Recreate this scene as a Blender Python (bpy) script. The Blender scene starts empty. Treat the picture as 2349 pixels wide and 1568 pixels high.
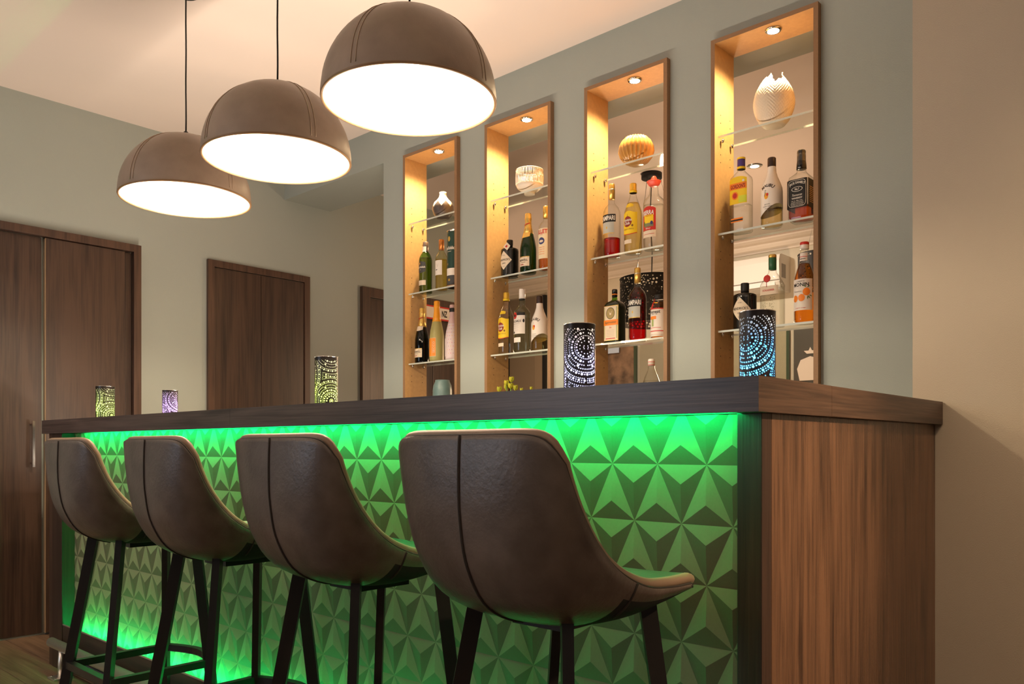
import bpy, bmesh, math, random
from mathutils import Vector, Matrix, geometry
random.seed(7)
PI = math.pi
SC = bpy.context.scene
COL = SC.collection
# ------------------------------------------------------------------ camera
cam = bpy.data.cameras.new('camera'); co = bpy.data.objects.new('camera', cam); COL.objects.link(co)
cam.sensor_width = 36.0; cam.lens = 1868.02 * 36.0 / 2349.0; cam.shift_y = 0.10256
cam.clip_start = 0.02; cam.clip_end = 60
co.location = (0, 0, 1.0); co.rotation_euler = (PI / 2, 0, math.radians(42.4144))
SC.camera = co
# ------------------------------------------------------------------ world, exposure
SC.view_settings.view_transform = 'Standard'; SC.view_settings.look = 'None'
SC.view_settings.exposure = 0.12; SC.view_settings.gamma = 1.0; SC.view_settings.use_curve_mapping = False
SC.cycles.use_denoising = True
SC.cycles.sample_clamp_indirect = 4.0
SC.cycles.max_bounces = 10; SC.cycles.transparent_max_bounces = 24
SC.cycles.caustics_reflective = False; SC.cycles.caustics_refractive = False
W = bpy.data.worlds.new('room_ambience'); SC.world = W; W.use_nodes = True
W.node_tree.nodes['Background'].inputs[0].default_value = (1.0, 0.86, 0.72, 1)
W.node_tree.nodes['Background'].inputs[1].default_value = 0.10
# ------------------------------------------------------------------ lamps out of frame, partly added as fill
def lamp(kind, loc, power, color, size=0.1, rot=None, spot=None, blend=0.6, name='unseen_spot'):
    l = bpy.data.lights.new(name, kind); l.energy = power; l.color = color
    if kind in ('POINT', 'SPOT'): l.shadow_soft_size = size
    if kind == 'AREA': l.shape = 'DISK'; l.size = size
    if kind == 'SPOT': l.spot_size = math.radians(spot or 90); l.spot_blend = blend
    o = bpy.data.objects.new(name, l); o.location = loc
    if rot: o.rotation_euler = rot
    COL.objects.link(o); return o
def aim(o, tgt):
    d = Vector(tgt) - o.location; o.rotation_euler = d.to_track_quat('-Z', 'Y').to_euler()
WARM = (1.0, 0.66, 0.40); NEUT = (1.0, 0.86, 0.70)
a = lamp('SPOT', (1.25, 1.50, 2.20), 255, (1.0, 0.70, 0.44), 0.04, spot=27, blend=1.0); aim(a, (-0.65, 1.53, 0.86))
a = lamp('SPOT', (0.45, 1.65, 2.80), 85, (1.0, 0.74, 0.46), 0.05, spot=80, blend=1.0); aim(a, (0.15, 2.43, 0.45))  # added spot that brightens the beige wall
a = lamp('SPOT', (-4.0, 0.1, 2.80), 48, NEUT, 0.08, spot=120, blend=0.9); aim(a, (-4.3, 0.7, 0.0))  # added fill spot over the floor on the left
for ux, uy, up in ((1.3, -0.6, 140), (-3.2, -1.6, 170)):          # unseen upward spots added to brighten the ceiling
    a = lamp('SPOT', (ux, uy, 1.75), up, NEUT, 0.12, rot=(PI, 0, 0), spot=165, blend=0.6, name='added_ceiling_fill')
wl = bpy.data.lights.new('work_light', 'AREA'); wl.shape = 'RECTANGLE'; wl.size = 2.5; wl.size_y = 0.06; wl.energy = 50; wl.color = (1.0, 0.81, 0.63)
wo = bpy.data.objects.new('work_light', wl); wo.location = (-2.60, 1.95, 0.92); wo.rotation_euler = (PI + 0.35, 0, 0); COL.objects.link(wo)   # bartender's work light behind the bar
wl = bpy.data.lights.new('window_daylight', 'AREA'); wl.shape = 'RECTANGLE'; wl.size = 1.4; wl.size_y = 1.5; wl.energy = 26; wl.color = (0.72, 0.84, 1.0)
wo = bpy.data.objects.new('window_daylight', wl); wo.location = (-3.9, -2.9, 1.55); COL.objects.link(wo); aim(wo, (-2.8, 0.8, 0.9))   # evening window of the bar room
# lights for the room behind the niches, the points added as fill
a = lamp('SPOT', (-3.3, 5.55, 2.84), 70, NEUT, 0.05, spot=130, blend=0.8); aim(a, (-3.3, 6.6, 1.6))
a = lamp('SPOT', (-5.2, 5.9, 2.84), 22, WARM, 0.05, spot=130, blend=0.8); aim(a, (-5.0, 6.9, 1.5))
a = lamp('POINT', (-2.9, 4.9, 1.55), 60, WARM, 0.15, name='added_back_fill')  # unseen point light added to brighten the back room ceiling
a = lamp('POINT', (-5.6, 5.6, 1.4), 26, WARM, 0.15, name='added_back_fill')  # second added fill point, no lamp stands here

# ------------------------------------------------------------------ materials
MATS = {}
def nodes_of(name):
    m = bpy.data.materials.new(name); m.use_nodes = True
    nt = m.node_tree; return m, nt, nt.nodes['Principled BSDF']
def pbr(name, col, rough=0.5, metal=0.0, noise=0.0, nscale=20.0, bump=0.0, bscale=200.0, spec=0.5, coat=0.0, emis=None, estr=0.0, sss=0.0, col2=None, trans=0.0, ior=1.45):
    if name in MATS: return MATS[name]
    m, nt, p = nodes_of(name)
    p.inputs['Base Color'].default_value = (*col, 1); p.inputs['Roughness'].default_value = rough
    p.inputs['Metallic'].default_value = metal; p.inputs['Specular IOR Level'].default_value = spec
    p.inputs['Coat Weight'].default_value = coat; p.inputs['IOR'].default_value = ior
    p.inputs['Transmission Weight'].default_value = trans
    if emis: p.inputs['Emission Color'].default_value = (*emis, 1); p.inputs['Emission Strength'].default_value = estr
    if noise or bump: tc = nt.nodes.new('ShaderNodeTexCoord')
    if noise:
        n = nt.nodes.new('ShaderNodeTexNoise'); n.inputs['Scale'].default_value = nscale; n.inputs['Detail'].default_value = 6
        nt.links.new(tc.outputs['Object'], n.inputs['Vector'])
        r = nt.nodes.new('ShaderNodeValToRGB'); r.color_ramp.elements[0].position = 0.3; r.color_ramp.elements[1].position = 0.7
        c2 = col2 or tuple(c * (1 - noise) for c in col)
        r.color_ramp.elements[0].color = (*c2, 1); r.color_ramp.elements[1].color = (*col, 1)
        nt.links.new(n.outputs['Fac'], r.inputs['Fac']); nt.links.new(r.outputs['Color'], p.inputs['Base Color'])
    if bump:
        n = nt.nodes.new('ShaderNodeTexNoise'); n.inputs['Scale'].default_value = bscale; n.inputs['Detail'].default_value = 4
        nt.links.new(tc.outputs['Object'], n.inputs['Vector'])
        b = nt.nodes.new('ShaderNodeBump'); b.inputs['Strength'].default_value = bump; b.inputs['Distance'].default_value = 0.002
        nt.links.new(n.outputs['Fac'], b.inputs['Height']); nt.links.new(b.outputs['Normal'], p.inputs['Normal'])
    MATS[name] = m; return m
def wood(name, c1, c2, axis='X', rough=0.45, bump=0.25, s=1.0, spec=0.5, big=1.0):
    if name in MATS: return MATS[name]
    m, nt, p = nodes_of(name); p.inputs['Roughness'].default_value = rough; p.inputs['Specular IOR Level'].default_value = spec
    tc = nt.nodes.new('ShaderNodeTexCoord')
    def tex(al, ac, det, dist=0.0):
        mp = nt.nodes.new('ShaderNodeMapping'); sc = [ac * s] * 3; sc['XYZ'.index(axis)] = al * s
        mp.inputs['Scale'].default_value = sc; nt.links.new(tc.outputs['Object'], mp.inputs['Vector'])
        n = nt.nodes.new('ShaderNodeTexNoise'); n.inputs['Scale'].default_value = 1.0; n.inputs['Detail'].default_value = det
        n.inputs['Distortion'].default_value = dist; nt.links.new(mp.outputs['Vector'], n.inputs['Vector']); return n
    n1 = tex(0.9 * big, 9 * big, 5, 1.2); n2 = tex(4, 170, 3); n3 = tex(1.5, 40, 4, 0.6)
    mx = nt.nodes.new('ShaderNodeMath'); mx.operation = 'MULTIPLY_ADD'; mx.inputs[1].default_value = 0.62
    nt.links.new(n2.outputs['Fac'], mx.inputs[0]); nt.links.new(n1.outputs['Fac'], mx.inputs[2])
    m3 = nt.nodes.new('ShaderNodeMath'); m3.operation = 'MULTIPLY_ADD'; m3.inputs[1].default_value = 0.6
    nt.links.new(n3.outputs['Fac'], m3.inputs[0]); nt.links.new(mx.outputs[0], m3.inputs[2])
    r = nt.nodes.new('ShaderNodeValToRGB'); e = r.color_ramp.elements
    e[0].position = 0.80; e[0].color = (*c1, 1); e[1].position = 1.28; e[1].color = (*c2, 1)
    dv = nt.nodes.new('ShaderNodeMath'); dv.operation = 'DIVIDE'; dv.inputs[1].default_value = 1.5
    e[0].position = 0.56; e[1].position = 0.84
    nt.links.new(m3.outputs[0], dv.inputs[0]); nt.links.new(dv.outputs[0], r.inputs['Fac'])
    nt.links.new(r.outputs['Color'], p.inputs['Base Color'])
    b = nt.nodes.new('ShaderNodeBump'); b.inputs['Strength'].default_value = bump; b.inputs['Distance'].default_value = 0.0012
    nt.links.new(n2.outputs['Fac'], b.inputs['Height']); nt.links.new(b.outputs['Normal'], p.inputs['Normal'])
    MATS[name] = m; return m
def emit(name, col, strength):
    if name in MATS: return MATS[name]
    m, nt, p = nodes_of(name); p.inputs['Base Color'].default_value = (0.8, 0.8, 0.8, 1)
    p.inputs['Emission Color'].default_value = (*col, 1); p.inputs['Emission Strength'].default_value = strength
    MATS[name] = m; return m
def clear(name, tint, refl=0.5, edge=None):
    """thin-walled clear or tinted glass: tinted see-through with a Fresnel reflection"""
    if name in MATS: return MATS[name]
    m = bpy.data.materials.new(name); m.use_nodes = True; nt = m.node_tree; nt.nodes.clear()
    out = nt.nodes.new('ShaderNodeOutputMaterial'); t = nt.nodes.new('ShaderNodeBsdfTransparent'); g = nt.nodes.new('ShaderNodeBsdfGlossy')
    g.inputs['Roughness'].default_value = 0.03
    lw = nt.nodes.new('ShaderNodeLayerWeight'); lw.inputs['Blend'].default_value = 0.35
    ed = edge or tuple(c * 0.55 for c in tint)
    rp = nt.nodes.new('ShaderNodeValToRGB'); e = rp.color_ramp.elements
    e[0].position = 0.25; e[0].color = (*tint, 1); e[1].position = 0.95; e[1].color = (*ed, 1)
    nt.links.new(lw.outputs['Facing'], rp.inputs['Fac']); nt.links.new(rp.outputs['Color'], t.inputs['Color'])
    l2 = nt.nodes.new('ShaderNodeLayerWeight'); l2.inputs['Blend'].default_value = 0.5
    pw = nt.nodes.new('ShaderNodeMath'); pw.operation = 'POWER'; pw.inputs[1].default_value = 4.5; nt.links.new(l2.outputs['Facing'], pw.inputs[0])
    mu = nt.nodes.new('ShaderNodeMath'); mu.operation = 'MULTIPLY_ADD'; mu.inputs[1].default_value = 0.9 * refl; mu.inputs[2].default_value = 0.05 * refl
    nt.links.new(pw.outputs[0], mu.inputs[0])
    mx = nt.nodes.new('ShaderNodeMixShader'); nt.links.new(mu.outputs[0], mx.inputs[0]); nt.links.new(t.outputs[0], mx.inputs[1]); nt.links.new(g.outputs[0], mx.inputs[2])
    nt.links.new(mx.outputs[0], out.inputs['Surface']); MATS[name] = m; return m
def translucent(name, col):
    if name in MATS: return MATS[name]
    m = bpy.data.materials.new(name); m.use_nodes = True; nt = m.node_tree; nt.nodes.clear()
    out = nt.nodes.new('ShaderNodeOutputMaterial'); t = nt.nodes.new('ShaderNodeBsdfTranslucent'); d = nt.nodes.new('ShaderNodeBsdfDiffuse')
    t.inputs['Color'].default_value = (*col, 1); d.inputs['Color'].default_value = (*col, 1)
    mx = nt.nodes.new('ShaderNodeMixShader'); mx.inputs[0].default_value = 0.35
    nt.links.new(t.outputs[0], mx.inputs[1]); nt.links.new(d.outputs[0], mx.inputs[2]); nt.links.new(mx.outputs[0], out.inputs['Surface'])
    MATS[name] = m; return m

M_SAGE = pbr('sage_wall_paint', (0.365, 0.405, 0.375), 0.75, noise=0.03, nscale=3, bump=0.25, bscale=350)
M_BEIGE = pbr('beige_wall_paint', (0.50, 0.425, 0.325), 0.8, noise=0.03, nscale=3, bump=0.2, bscale=350)
M_CEIL = pbr('ceiling_paint', (0.87, 0.765, 0.70), 0.9, noise=0.02, nscale=2)
M_CREAM = pbr('cream_wall_paint', (0.66, 0.60, 0.47), 0.8, noise=0.03, nscale=3)
M_DOOR = wood('walnut_door_veneer', (0.016, 0.008, 0.006), (0.060, 0.032, 0.021), 'Z', 0.40, 0.15, 1.0)
M_DOORF = wood('walnut_frame_veneer', (0.026, 0.012, 0.008), (0.080, 0.041, 0.026), 'Z', 0.42, 0.15, 1.0)
M_BARX = wood('dark_oak_worktop', (0.032, 0.021, 0.018), (0.105, 0.074, 0.066), 'X', 0.36, 0.35, 1.2)
M_BARY = wood('dark_oak_worktop_end', (0.035, 0.018, 0.012), (0.12, 0.065, 0.040), 'Y', 0.42, 0.35, 1.2)
M_BARZ = wood('dark_oak_panel', (0.038, 0.018, 0.010), (0.180, 0.090, 0.048), 'Z', 0.28, 1.0, 1.5)
M_POST = wood('shaded_oak_post', (0.018, 0.009, 0.006), (0.055, 0.028, 0.018), 'Z', 0.45, 0.3, 1.2)  # darker than the end panel oak: shade on the posts put into the colour
M_PLINTH = wood('dark_oak_plinth', (0.012, 0.007, 0.005), (0.045, 0.026, 0.018), 'X', 0.45, 0.3, 1.2)
M_FLOOR = wood('oak_floor_plank', (0.085, 0.050, 0.028), (0.23, 0.145, 0.085), 'X', 0.42, 0.3, 1.0)
M_MDF = pbr('oiled_fibreboard', (0.56, 0.335, 0.135), 0.55, noise=0.12, nscale=60, bump=0.05)
M_MDFE = pbr('fibreboard_edge', (0.30, 0.170, 0.085), 0.6, noise=0.12, nscale=120)
M_CHROME = pbr('brushed_steel', (0.74, 0.69, 0.63), 0.38, 1.0)
M_STEEL = pbr('polished_steel', (0.7, 0.68, 0.66), 0.12, 1.0)
M_BLACK = pbr('black_powder_coat', (0.012, 0.010, 0.009), 0.35, spec=0.4)
M_BLK = pbr('matt_black', (0.010, 0.010, 0.010), 0.6)
M_WHITE = pbr('white_plastic', (0.82, 0.79, 0.74), 0.35)
M_LEATHER = pbr('worn_brown_leather', (0.135, 0.104, 0.086), 0.36, noise=0.35, nscale=16, bump=0.3, bscale=140, col2=(0.075, 0.056, 0.046))
M_LEATHIN = pbr('worn_dark_seat_leather', (0.085, 0.075, 0.062), 0.42, noise=0.3, nscale=9, bump=0.25, bscale=160)
M_PIPE = pbr('tan_leather_piping', (0.23, 0.155, 0.10), 0.45)
M_STITCH = pbr('dark_thread', (0.030, 0.022, 0.017), 0.8)
M_SHADE = pbr('taupe_leather_shade', (0.30, 0.22, 0.165), 0.40, noise=0.2, nscale=14, bump=0.15, bscale=220)
M_SEAM = pbr('pale_thread', (0.42, 0.31, 0.22), 0.7)
M_SHIN = pbr('white_shade_lining', (0.92, 0.90, 0.86), 0.6)
M_RIM = pbr('brass_brown_rim', (0.22, 0.125, 0.06), 0.35)
M_BULB = emit('lamp_bulb_glow', (1.0, 0.84, 0.62), 60)
M_SPOT = emit('niche_spot_glow', (1.0, 0.82, 0.58), 40)
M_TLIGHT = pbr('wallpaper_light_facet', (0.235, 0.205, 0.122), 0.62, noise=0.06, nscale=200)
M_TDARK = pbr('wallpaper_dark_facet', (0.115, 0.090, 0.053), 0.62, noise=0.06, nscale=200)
M_LED = emit('green_led_glow', (0.0, 1.0, 0.20), 105)
M_LED2 = emit('green_led_glow_foot', (0.0, 1.0, 0.20), 230)
M_TRIM = pbr('aluminium_trim', (0.55, 0.50, 0.46), 0.35, 0.8)
M_SHELF = clear('shelf_glass', (0.97, 0.98, 0.965), 0.5, (0.90, 0.93, 0.90))
M_SHELFE = pbr('shelf_glass_edge', (0.72, 0.78, 0.70), 0.2, trans=0.3)
M_GCLEAR = clear('bottle_clear_glass', (0.98, 0.985, 0.97), 1.0, (0.62, 0.62, 0.56))
M_GGREEN = clear('bottle_green_glass', (0.34, 0.58, 0.06), 1.0, (0.04, 0.12, 0.01))

# ------------------------------------------------------------------ builders
def offs(p):
    v = Vector((0, 0, 0))
    while p is not None: v += p.location; p = p.parent
    return v
def mesh(name, vs, fs, mat, parent=None, smooth=False, idx=None, world=True):
    o3 = offs(parent) if (parent is not None and world) else Vector((0, 0, 0))
    me = bpy.data.meshes.new(name); me.from_pydata([tuple(Vector(v) - o3) for v in vs], [], fs)
    for m in (mat if isinstance(mat, (list, tuple)) else [mat]): me.materials.append(m)
    if idx: me.polygons.foreach_set('material_index', idx)
    if smooth: me.polygons.foreach_set('use_smooth', [True] * len(me.polygons))
    me.validate(); me.update()
    o = bpy.data.objects.new(name, me); COL.objects.link(o)
    if parent is not None: o.parent = parent
    return o
def tag(o, label=None, cat=None, group=None, kind=None):
    if label: o['label'] = label
    if cat: o['category'] = cat
    if group: o['group'] = group
    if kind: o['kind'] = kind
    return o
def thing(name, label, cat, loc=(0, 0, 0), rotz=0.0, group=None, kind=None):
    o = bpy.data.objects.new(name, None); COL.objects.link(o); o.empty_display_size = 0.1
    o.location = loc; o.rotation_euler = (0, 0, rotz); return tag(o, label, cat, group, kind)
def boxgeo(x0, x1, y0, y1, z0, z1):
    v = [(x, y, z) for z in (z0, z1) for y in (y0, y1) for x in (x0, x1)]
    f = [(0, 2, 3, 1), (4, 5, 7, 6), (0, 1, 5, 4), (2, 6, 7, 3), (0, 4, 6, 2), (1, 3, 7, 5)]
    return v, f
def join(geos):
    V, F = [], []
    for v, f in geos:
        b = len(V); V += list(v); F += [tuple(i + b for i in q) for q in f]
    return V, F
def box(name, x0, x1, y0, y1, z0, z1, mat, parent=None, bev=0.0, world=True):
    v, f = boxgeo(x0, x1, y0, y1, z0, z1)
    if bev:
        bm = bmesh.new(); bv = [bm.verts.new(q) for q in v]
        for q in f: bm.faces.new([bv[i] for i in q])
        bmesh.ops.bevel(bm, geom=bm.edges[:], offset=bev, segments=2, affect='EDGES', profile=0.7)
        bm.verts.index_update(); v = [tuple(q.co) for q in bm.verts]; f = [tuple(w.index for w in q.verts) for q in bm.faces]; bm.free()
    return mesh(name, v, f, mat, parent, world=world)
def lathegeo(prof, n=28, sec=None, cx=0, cy=0, cz=0, capb=True, capt=True):
    """sec(r, z, t) -> (x, y); default is a circle"""
    V, F = [], []
    for r, z in prof:
        for i in range(n):
            t = 2 * PI * i / n
            x, y = sec(r, z, t) if sec else (r * math.sin(t), -r * math.cos(t))
            V.append((cx + x, cy + y, cz + z))
    for j in range(len(prof) - 1):
        for i in range(n):
            k = (i + 1) % n; F.append((j * n + i, j * n + k, (j + 1) * n + k, (j + 1) * n + i))
    if capb: F.append(tuple(reversed(range(n))))
    if capt: F.append(tuple((len(prof) - 1) * n + i for i in range(n)))
    return V, F
def tubegeo(pts, r, n=8, closed=False, flat=None):
    pts = [Vector(p) for p in pts]; V, F = [], []; m = len(pts); prev = None
    for i, p in enumerate(pts):
        a = pts[(i - 1) % m] if (closed or i > 0) else p; b = pts[(i + 1) % m] if (closed or i < m - 1) else p
        t = (b - a).normalized()
        if prev is None:
            u = t.orthogonal().normalized()
            if abs(t.z) < 0.95: u = (Vector((0, 0, 1)) - t * t.z).normalized()
        else:
            u = (prev - t * prev.dot(t)).normalized()
        prev = u; w = t.cross(u)
        for k in range(n):
            an = 2 * PI * k / n + (PI / 4 if n == 4 else 0)
            V.append(tuple(p + u * math.cos(an) * r + w * math.sin(an) * (flat or r)))
    for i in range(m if closed else m - 1):
        j = (i + 1) % m
        for k in range(n):
            l = (k + 1) % n; F.append((i * n + k, i * n + l, j * n + l, j * n + k))
    if not closed: F += [tuple(reversed(range(n))), tuple((m - 1) * n + k for k in range(n))]
    return V, F
def recalc(o):
    bm = bmesh.new(); bm.from_mesh(o.data); bmesh.ops.recalc_face_normals(bm, faces=bm.faces[:]); bm.to_mesh(o.data); bm.free(); return o
TXT = {}
def textgeo(s, bold=0.0):
    if (s, bold) in TXT: return TXT[(s, bold)]
    cu = bpy.data.curves.new('t', 'FONT'); cu.body = s; cu.size = 1.0; cu.resolution_u = 2; cu.align_x = 'CENTER'; cu.offset = bold
    o = bpy.data.objects.new('t', cu); COL.objects.link(o)
    dg = bpy.context.evaluated_depsgraph_get(); me = o.evaluated_get(dg).to_mesh()
    v = [(q.co.x, q.co.y) for q in me.vertices]; f = [tuple(p.vertices) for p in me.polygons]
    o.evaluated_get(dg).to_mesh_clear(); bpy.data.objects.remove(o); bpy.data.curves.remove(cu)
    xs = [q[0] for q in v] or [0, 1]; ys = [q[1] for q in v] or [0, 1]
    cx = (min(xs) + max(xs)) / 2; y0 = min(ys); w = max(xs) - min(xs); h = max(ys) - y0
    r = ([((x - cx) / w, (y - y0) / h - 0.5) for x, y in v], f)
    TXT[(s, bold)] = r; return r

# ================================================================== ROOM
XL, YB, ZC = -4.787, 2.988, 2.864            # left wall, niche wall, ceiling
X_WALL_END = -3.74                            # left end of the niche wall
NX = [-3.3185, -2.6785, -2.0435, -1.4040]     # niche centres
NW, NT, NTOP, NBOT = 0.437, 0.0175, 2.636, 1.045
YF, YR = 2.963, 3.124
def struct(o): o['kind'] = 'structure'; return o
fl = box('floor', -9.2, 3.2, -3.2, 7.2, -0.06, -0.012, pbr('floor_underlay', (0.05, 0.035, 0.025), 0.9)); struct(fl)
# planks of the bar room floor, laid along the bar
plank = {}
def plank_mesh(L):
    k = round(L, 3)
    if k not in plank:
        v, f = boxgeo(0, L, 0, 0.186, -0.0118, 0.0)
        me = bpy.data.meshes.new('floor_plank'); bm = bmesh.new(); bv = [bm.verts.new(q) for q in v]
        for q in f: bm.faces.new([bv[i] for i in q])
        bmesh.ops.bevel(bm, geom=[e for e in bm.edges if min(w.co.z for w in e.verts) > -0.001], offset=0.002, segments=1, affect='EDGES')
        bm.to_mesh(me); bm.free(); me.materials.append(M_FLOOR); plank[k] = me
    return plank[k]
r = 0; y = -2.6
while y < 2.95:
    x = XL + 0.002 - [0, 0.55, 0.25, 0.8][r % 4]
    while x < 2.6:
        x0 = max(x, XL + 0.002); L = x + 1.285 - x0
        if L > 0.1:
            o = bpy.data.objects.new('floor_plank', plank_mesh(L)); COL.objects.link(o); o.parent = fl
            o.location = (x0, y, 0)
        x += 1.288
    y += 0.188; r += 1
struct(box('ceiling', -9.2, 3.2, -3.2, 7.2, ZC, ZC + 0.1, M_CEIL))
struct(box('wall_left', XL - 0.12, XL, -3.2, 5.05, 0, ZC, M_SAGE))
# niche wall: cut openings by assembling the solid pieces around them
g = []
xs = [X_WALL_END] + sum([[c - NW / 2, c + NW / 2] for c in NX], []) + [0.9]
for i in range(0, len(xs), 2): g.append(boxgeo(xs[i], xs[i + 1], YB, YR - 0.004, 0, 2.648))
for c in NX:
    g.append(boxgeo(c - NW / 2, c + NW / 2, YB, YR - 0.004, 0, NBOT)); g.append(boxgeo(c - NW / 2, c + NW / 2, YB, YR - 0.004, NTOP, 2.648))
g.append(boxgeo(XL, 0.9, YB, 3.353, 2.648, ZC))
v, f = join(g); struct(mesh('wall_back', v, f, M_SAGE))
struct(box('wall_right', -0.709, 3.0, 2.437, 2.70, 0, ZC, M_BEIGE))
struct(box('wall_far', -9.2, 3.2, 7.0, 7.12, 0, ZC, M_CREAM))
# cove moulding of the far wall
prof = [(7.0, 2.76), (6.985, 2.76), (6.98, 2.775), (6.955, 2.79), (6.94, 2.81), (6.935, 2.825), (6.90, 2.835), (6.87, 2.852), (6.865, ZC), (7.0, ZC)]
n = len(prof); V = [(x, a_, b_) for x in (-9.1, 3.1) for a_, b_ in prof]
F = [(i, (i + 1) % n, n + (i + 1) % n, n + i) for i in range(n)]
struct(recalc(mesh('trim_1', V, F, pbr('cove_paint', (0.80, 0.70, 0.58), 0.7))))
# ---- doors on the left wall
def door_unit(name, y0, y1, ztop, leaves, fw=0.07, depth=0.02, handle=None):
    d = thing(name, None, None, (XL, (y0 + y1) / 2, 0)); struct(d)
    box('door_frame', XL, XL + depth + 0.012, y0, y0 + fw, 0, ztop, M_DOORF, d, 0.002)
    box('door_frame', XL, XL + depth + 0.012, y1 - fw, y1, 0, ztop, M_DOORF, d, 0.002)
    box('door_head', XL, XL + depth + 0.012, y0 + fw, y1 - fw, ztop - fw, ztop, M_DOORF, d, 0.002)
    for (a0, a1, dx, hy) in leaves:
        lf = box('door_leaf', XL + 0.001, XL + dx, a0, a1, 0.012, ztop - fw - 0.004, M_DOOR, d, 0.002)
        if hy:
            hx = XL + dx + 0.035
            box('handle', hx - 0.006, hx + 0.006, hy - 0.006, hy + 0.006, 0.895, 1.138, M_STEEL, lf)
            for z in (0.915, 1.118): box('handle_post', XL + dx - 0.001, hx - 0.006, hy - 0.005, hy + 0.005, z - 0.005, z + 0.005, M_STEEL, lf)
    return d
d1 = door_unit('door_1', 0.62, 2.025, 2.16, [(0.664, 1.513, 0.010, 1.463), (1.527, 1.938, 0.030, 1.60), (1.946, 1.980, 0.012, None)], fw=0.042, depth=0.032)
box('edge_band', XL + 0.004, XL + 0.030, 1.5245, 1.5268, 0.012, 2.112, pbr('lit_wood_edge', (0.34, 0.22, 0.12), 0.4), d1)  # leaf edge catching the light, coloured paler than the door
door_unit('door_2', 2.441, 3.174, 2.16, [(2.483, 2.806, 0.014, None), (2.809, 3.132, 0.014, None)], fw=0.042, depth=0.010)
door_unit('door_3', 3.608, 5.00, 2.16, [(3.69, 4.30, 0.012, None), (4.305, 4.92, 0.012, None)])

# ================================================================== BAR
BH, BT = 1.1235, 0.062
bar = thing('bar_counter_base', 'long bar counter base with faceted green-lit front and brown wooden end panel', 'bar counter', (-2.4, 1.9, 0))
fp = box('front_panel', -4.07, -0.70, 1.386, 1.405, 0.1805, BH - BT - 0.0001, pbr('panel_backing', (0.2, 0.15, 0.1), 0.8), bar)
box('end_panel', -0.70, -0.65, 1.412, 2.434, 0, BH - BT, M_BARZ, bar, 0.0015)
box('corner_post', -0.698, -0.65, 1.372, 1.411, 0, BH - BT, M_POST, bar, 0.0015)
box('corner_post', -4.07, -3.945, 1.332, 1.405, 0, BH - BT, M_POST, bar, 0.0015)
box('side_panel', -4.115, -4.071, 1.335, 1.70, 0, BH - BT, M_DOORF, bar, 0.0015)
box('plinth', -3.944, -0.70, 1.436, 1.455, 0, 0.168, M_PLINTH, bar)
box('panel_ledge', -3.944, -0.70, 1.339, 1.455, 0.168, 0.180, M_PLINTH, bar)
box('metal_trim', -3.944, -0.70, 1.334, 1.339, 0.2035, 0.2080, M_TRIM, bar)
box('front_board', -3.944, -0.70, 1.335, 1.339, 0.120, 0.2035, M_PLINTH, bar)
box('floor_trim', -3.944, -0.70, 1.430, 1.436, 0, 0.006, M_TRIM, bar)
box('floor_trim', -3.944, -3.938, 1.34, 1.43, 0, 0.006, M_TRIM, bar)
box('back_board', -4.07, -0.96, 1.60, 1.62, 0, BH - BT, M_POST, bar)
# faceted tiles: every tile carries one upright and one inverted three-sided pyramid
PX, PZ, RH = 0.1085, 0.1143, 0.004
TX0, TX1, TZ0, TZ1 = -3.943, -0.699, 0.181, BH - BT - 0.0002
P0, P1, Q0, Q1 = (0, 0, 0), (PX, 0, 0), (-PX / 2, 0, -PZ), (PX / 2, 0, -PZ)
C1 = (0, -RH, -PZ * 2 / 3); C2 = (PX / 2, -RH, -PZ / 3)
TV = [P0, P1, Q0, Q1, C1, C2]
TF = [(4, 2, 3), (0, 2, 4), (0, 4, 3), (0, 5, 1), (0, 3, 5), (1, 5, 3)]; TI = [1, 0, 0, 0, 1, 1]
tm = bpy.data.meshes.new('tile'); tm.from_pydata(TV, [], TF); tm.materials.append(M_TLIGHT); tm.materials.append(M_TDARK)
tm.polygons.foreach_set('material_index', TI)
YT = 1.3858; bo = bar.location
for k in range(8):
    z = 0.966 + PZ - k * PZ
    i = 0
    x = -0.767 + 0.5 * PX * ((k + 1) % 2) + 4 * PX
    while x > TX0 - 1.2 * PX:
        lo, hi = x - PX / 2, x + PX
        if lo < TX1 and hi > TX0 and z - PZ < TZ1 and z > TZ0:
            if lo >= TX0 and hi <= TX1 and z <= TZ1 and z - PZ >= TZ0: me = tm
            else:
                bm = bmesh.new(); bm.from_mesh(tm)
                for pc, pn in (((TX0 - x, 0, 0), (-1, 0, 0)), ((TX1 - x, 0, 0), (1, 0, 0)), ((0, 0, TZ1 - z), (0, 0, 1)), ((0, 0, TZ0 - z), (0, 0, -1))):
                    bmesh.ops.bisect_plane(bm, geom=bm.verts[:] + bm.edges[:] + bm.faces[:], plane_co=pc, plane_no=pn, clear_outer=True)
                if len(bm.faces) == 0: bm.free(); x -= PX; continue
                me = bpy.data.meshes.new('tile'); bm.to_mesh(me); bm.free(); me.materials.append(M_TLIGHT); me.materials.append(M_TDARK)
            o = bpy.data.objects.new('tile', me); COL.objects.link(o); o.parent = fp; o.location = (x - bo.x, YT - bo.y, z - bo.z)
        x -= PX
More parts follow.
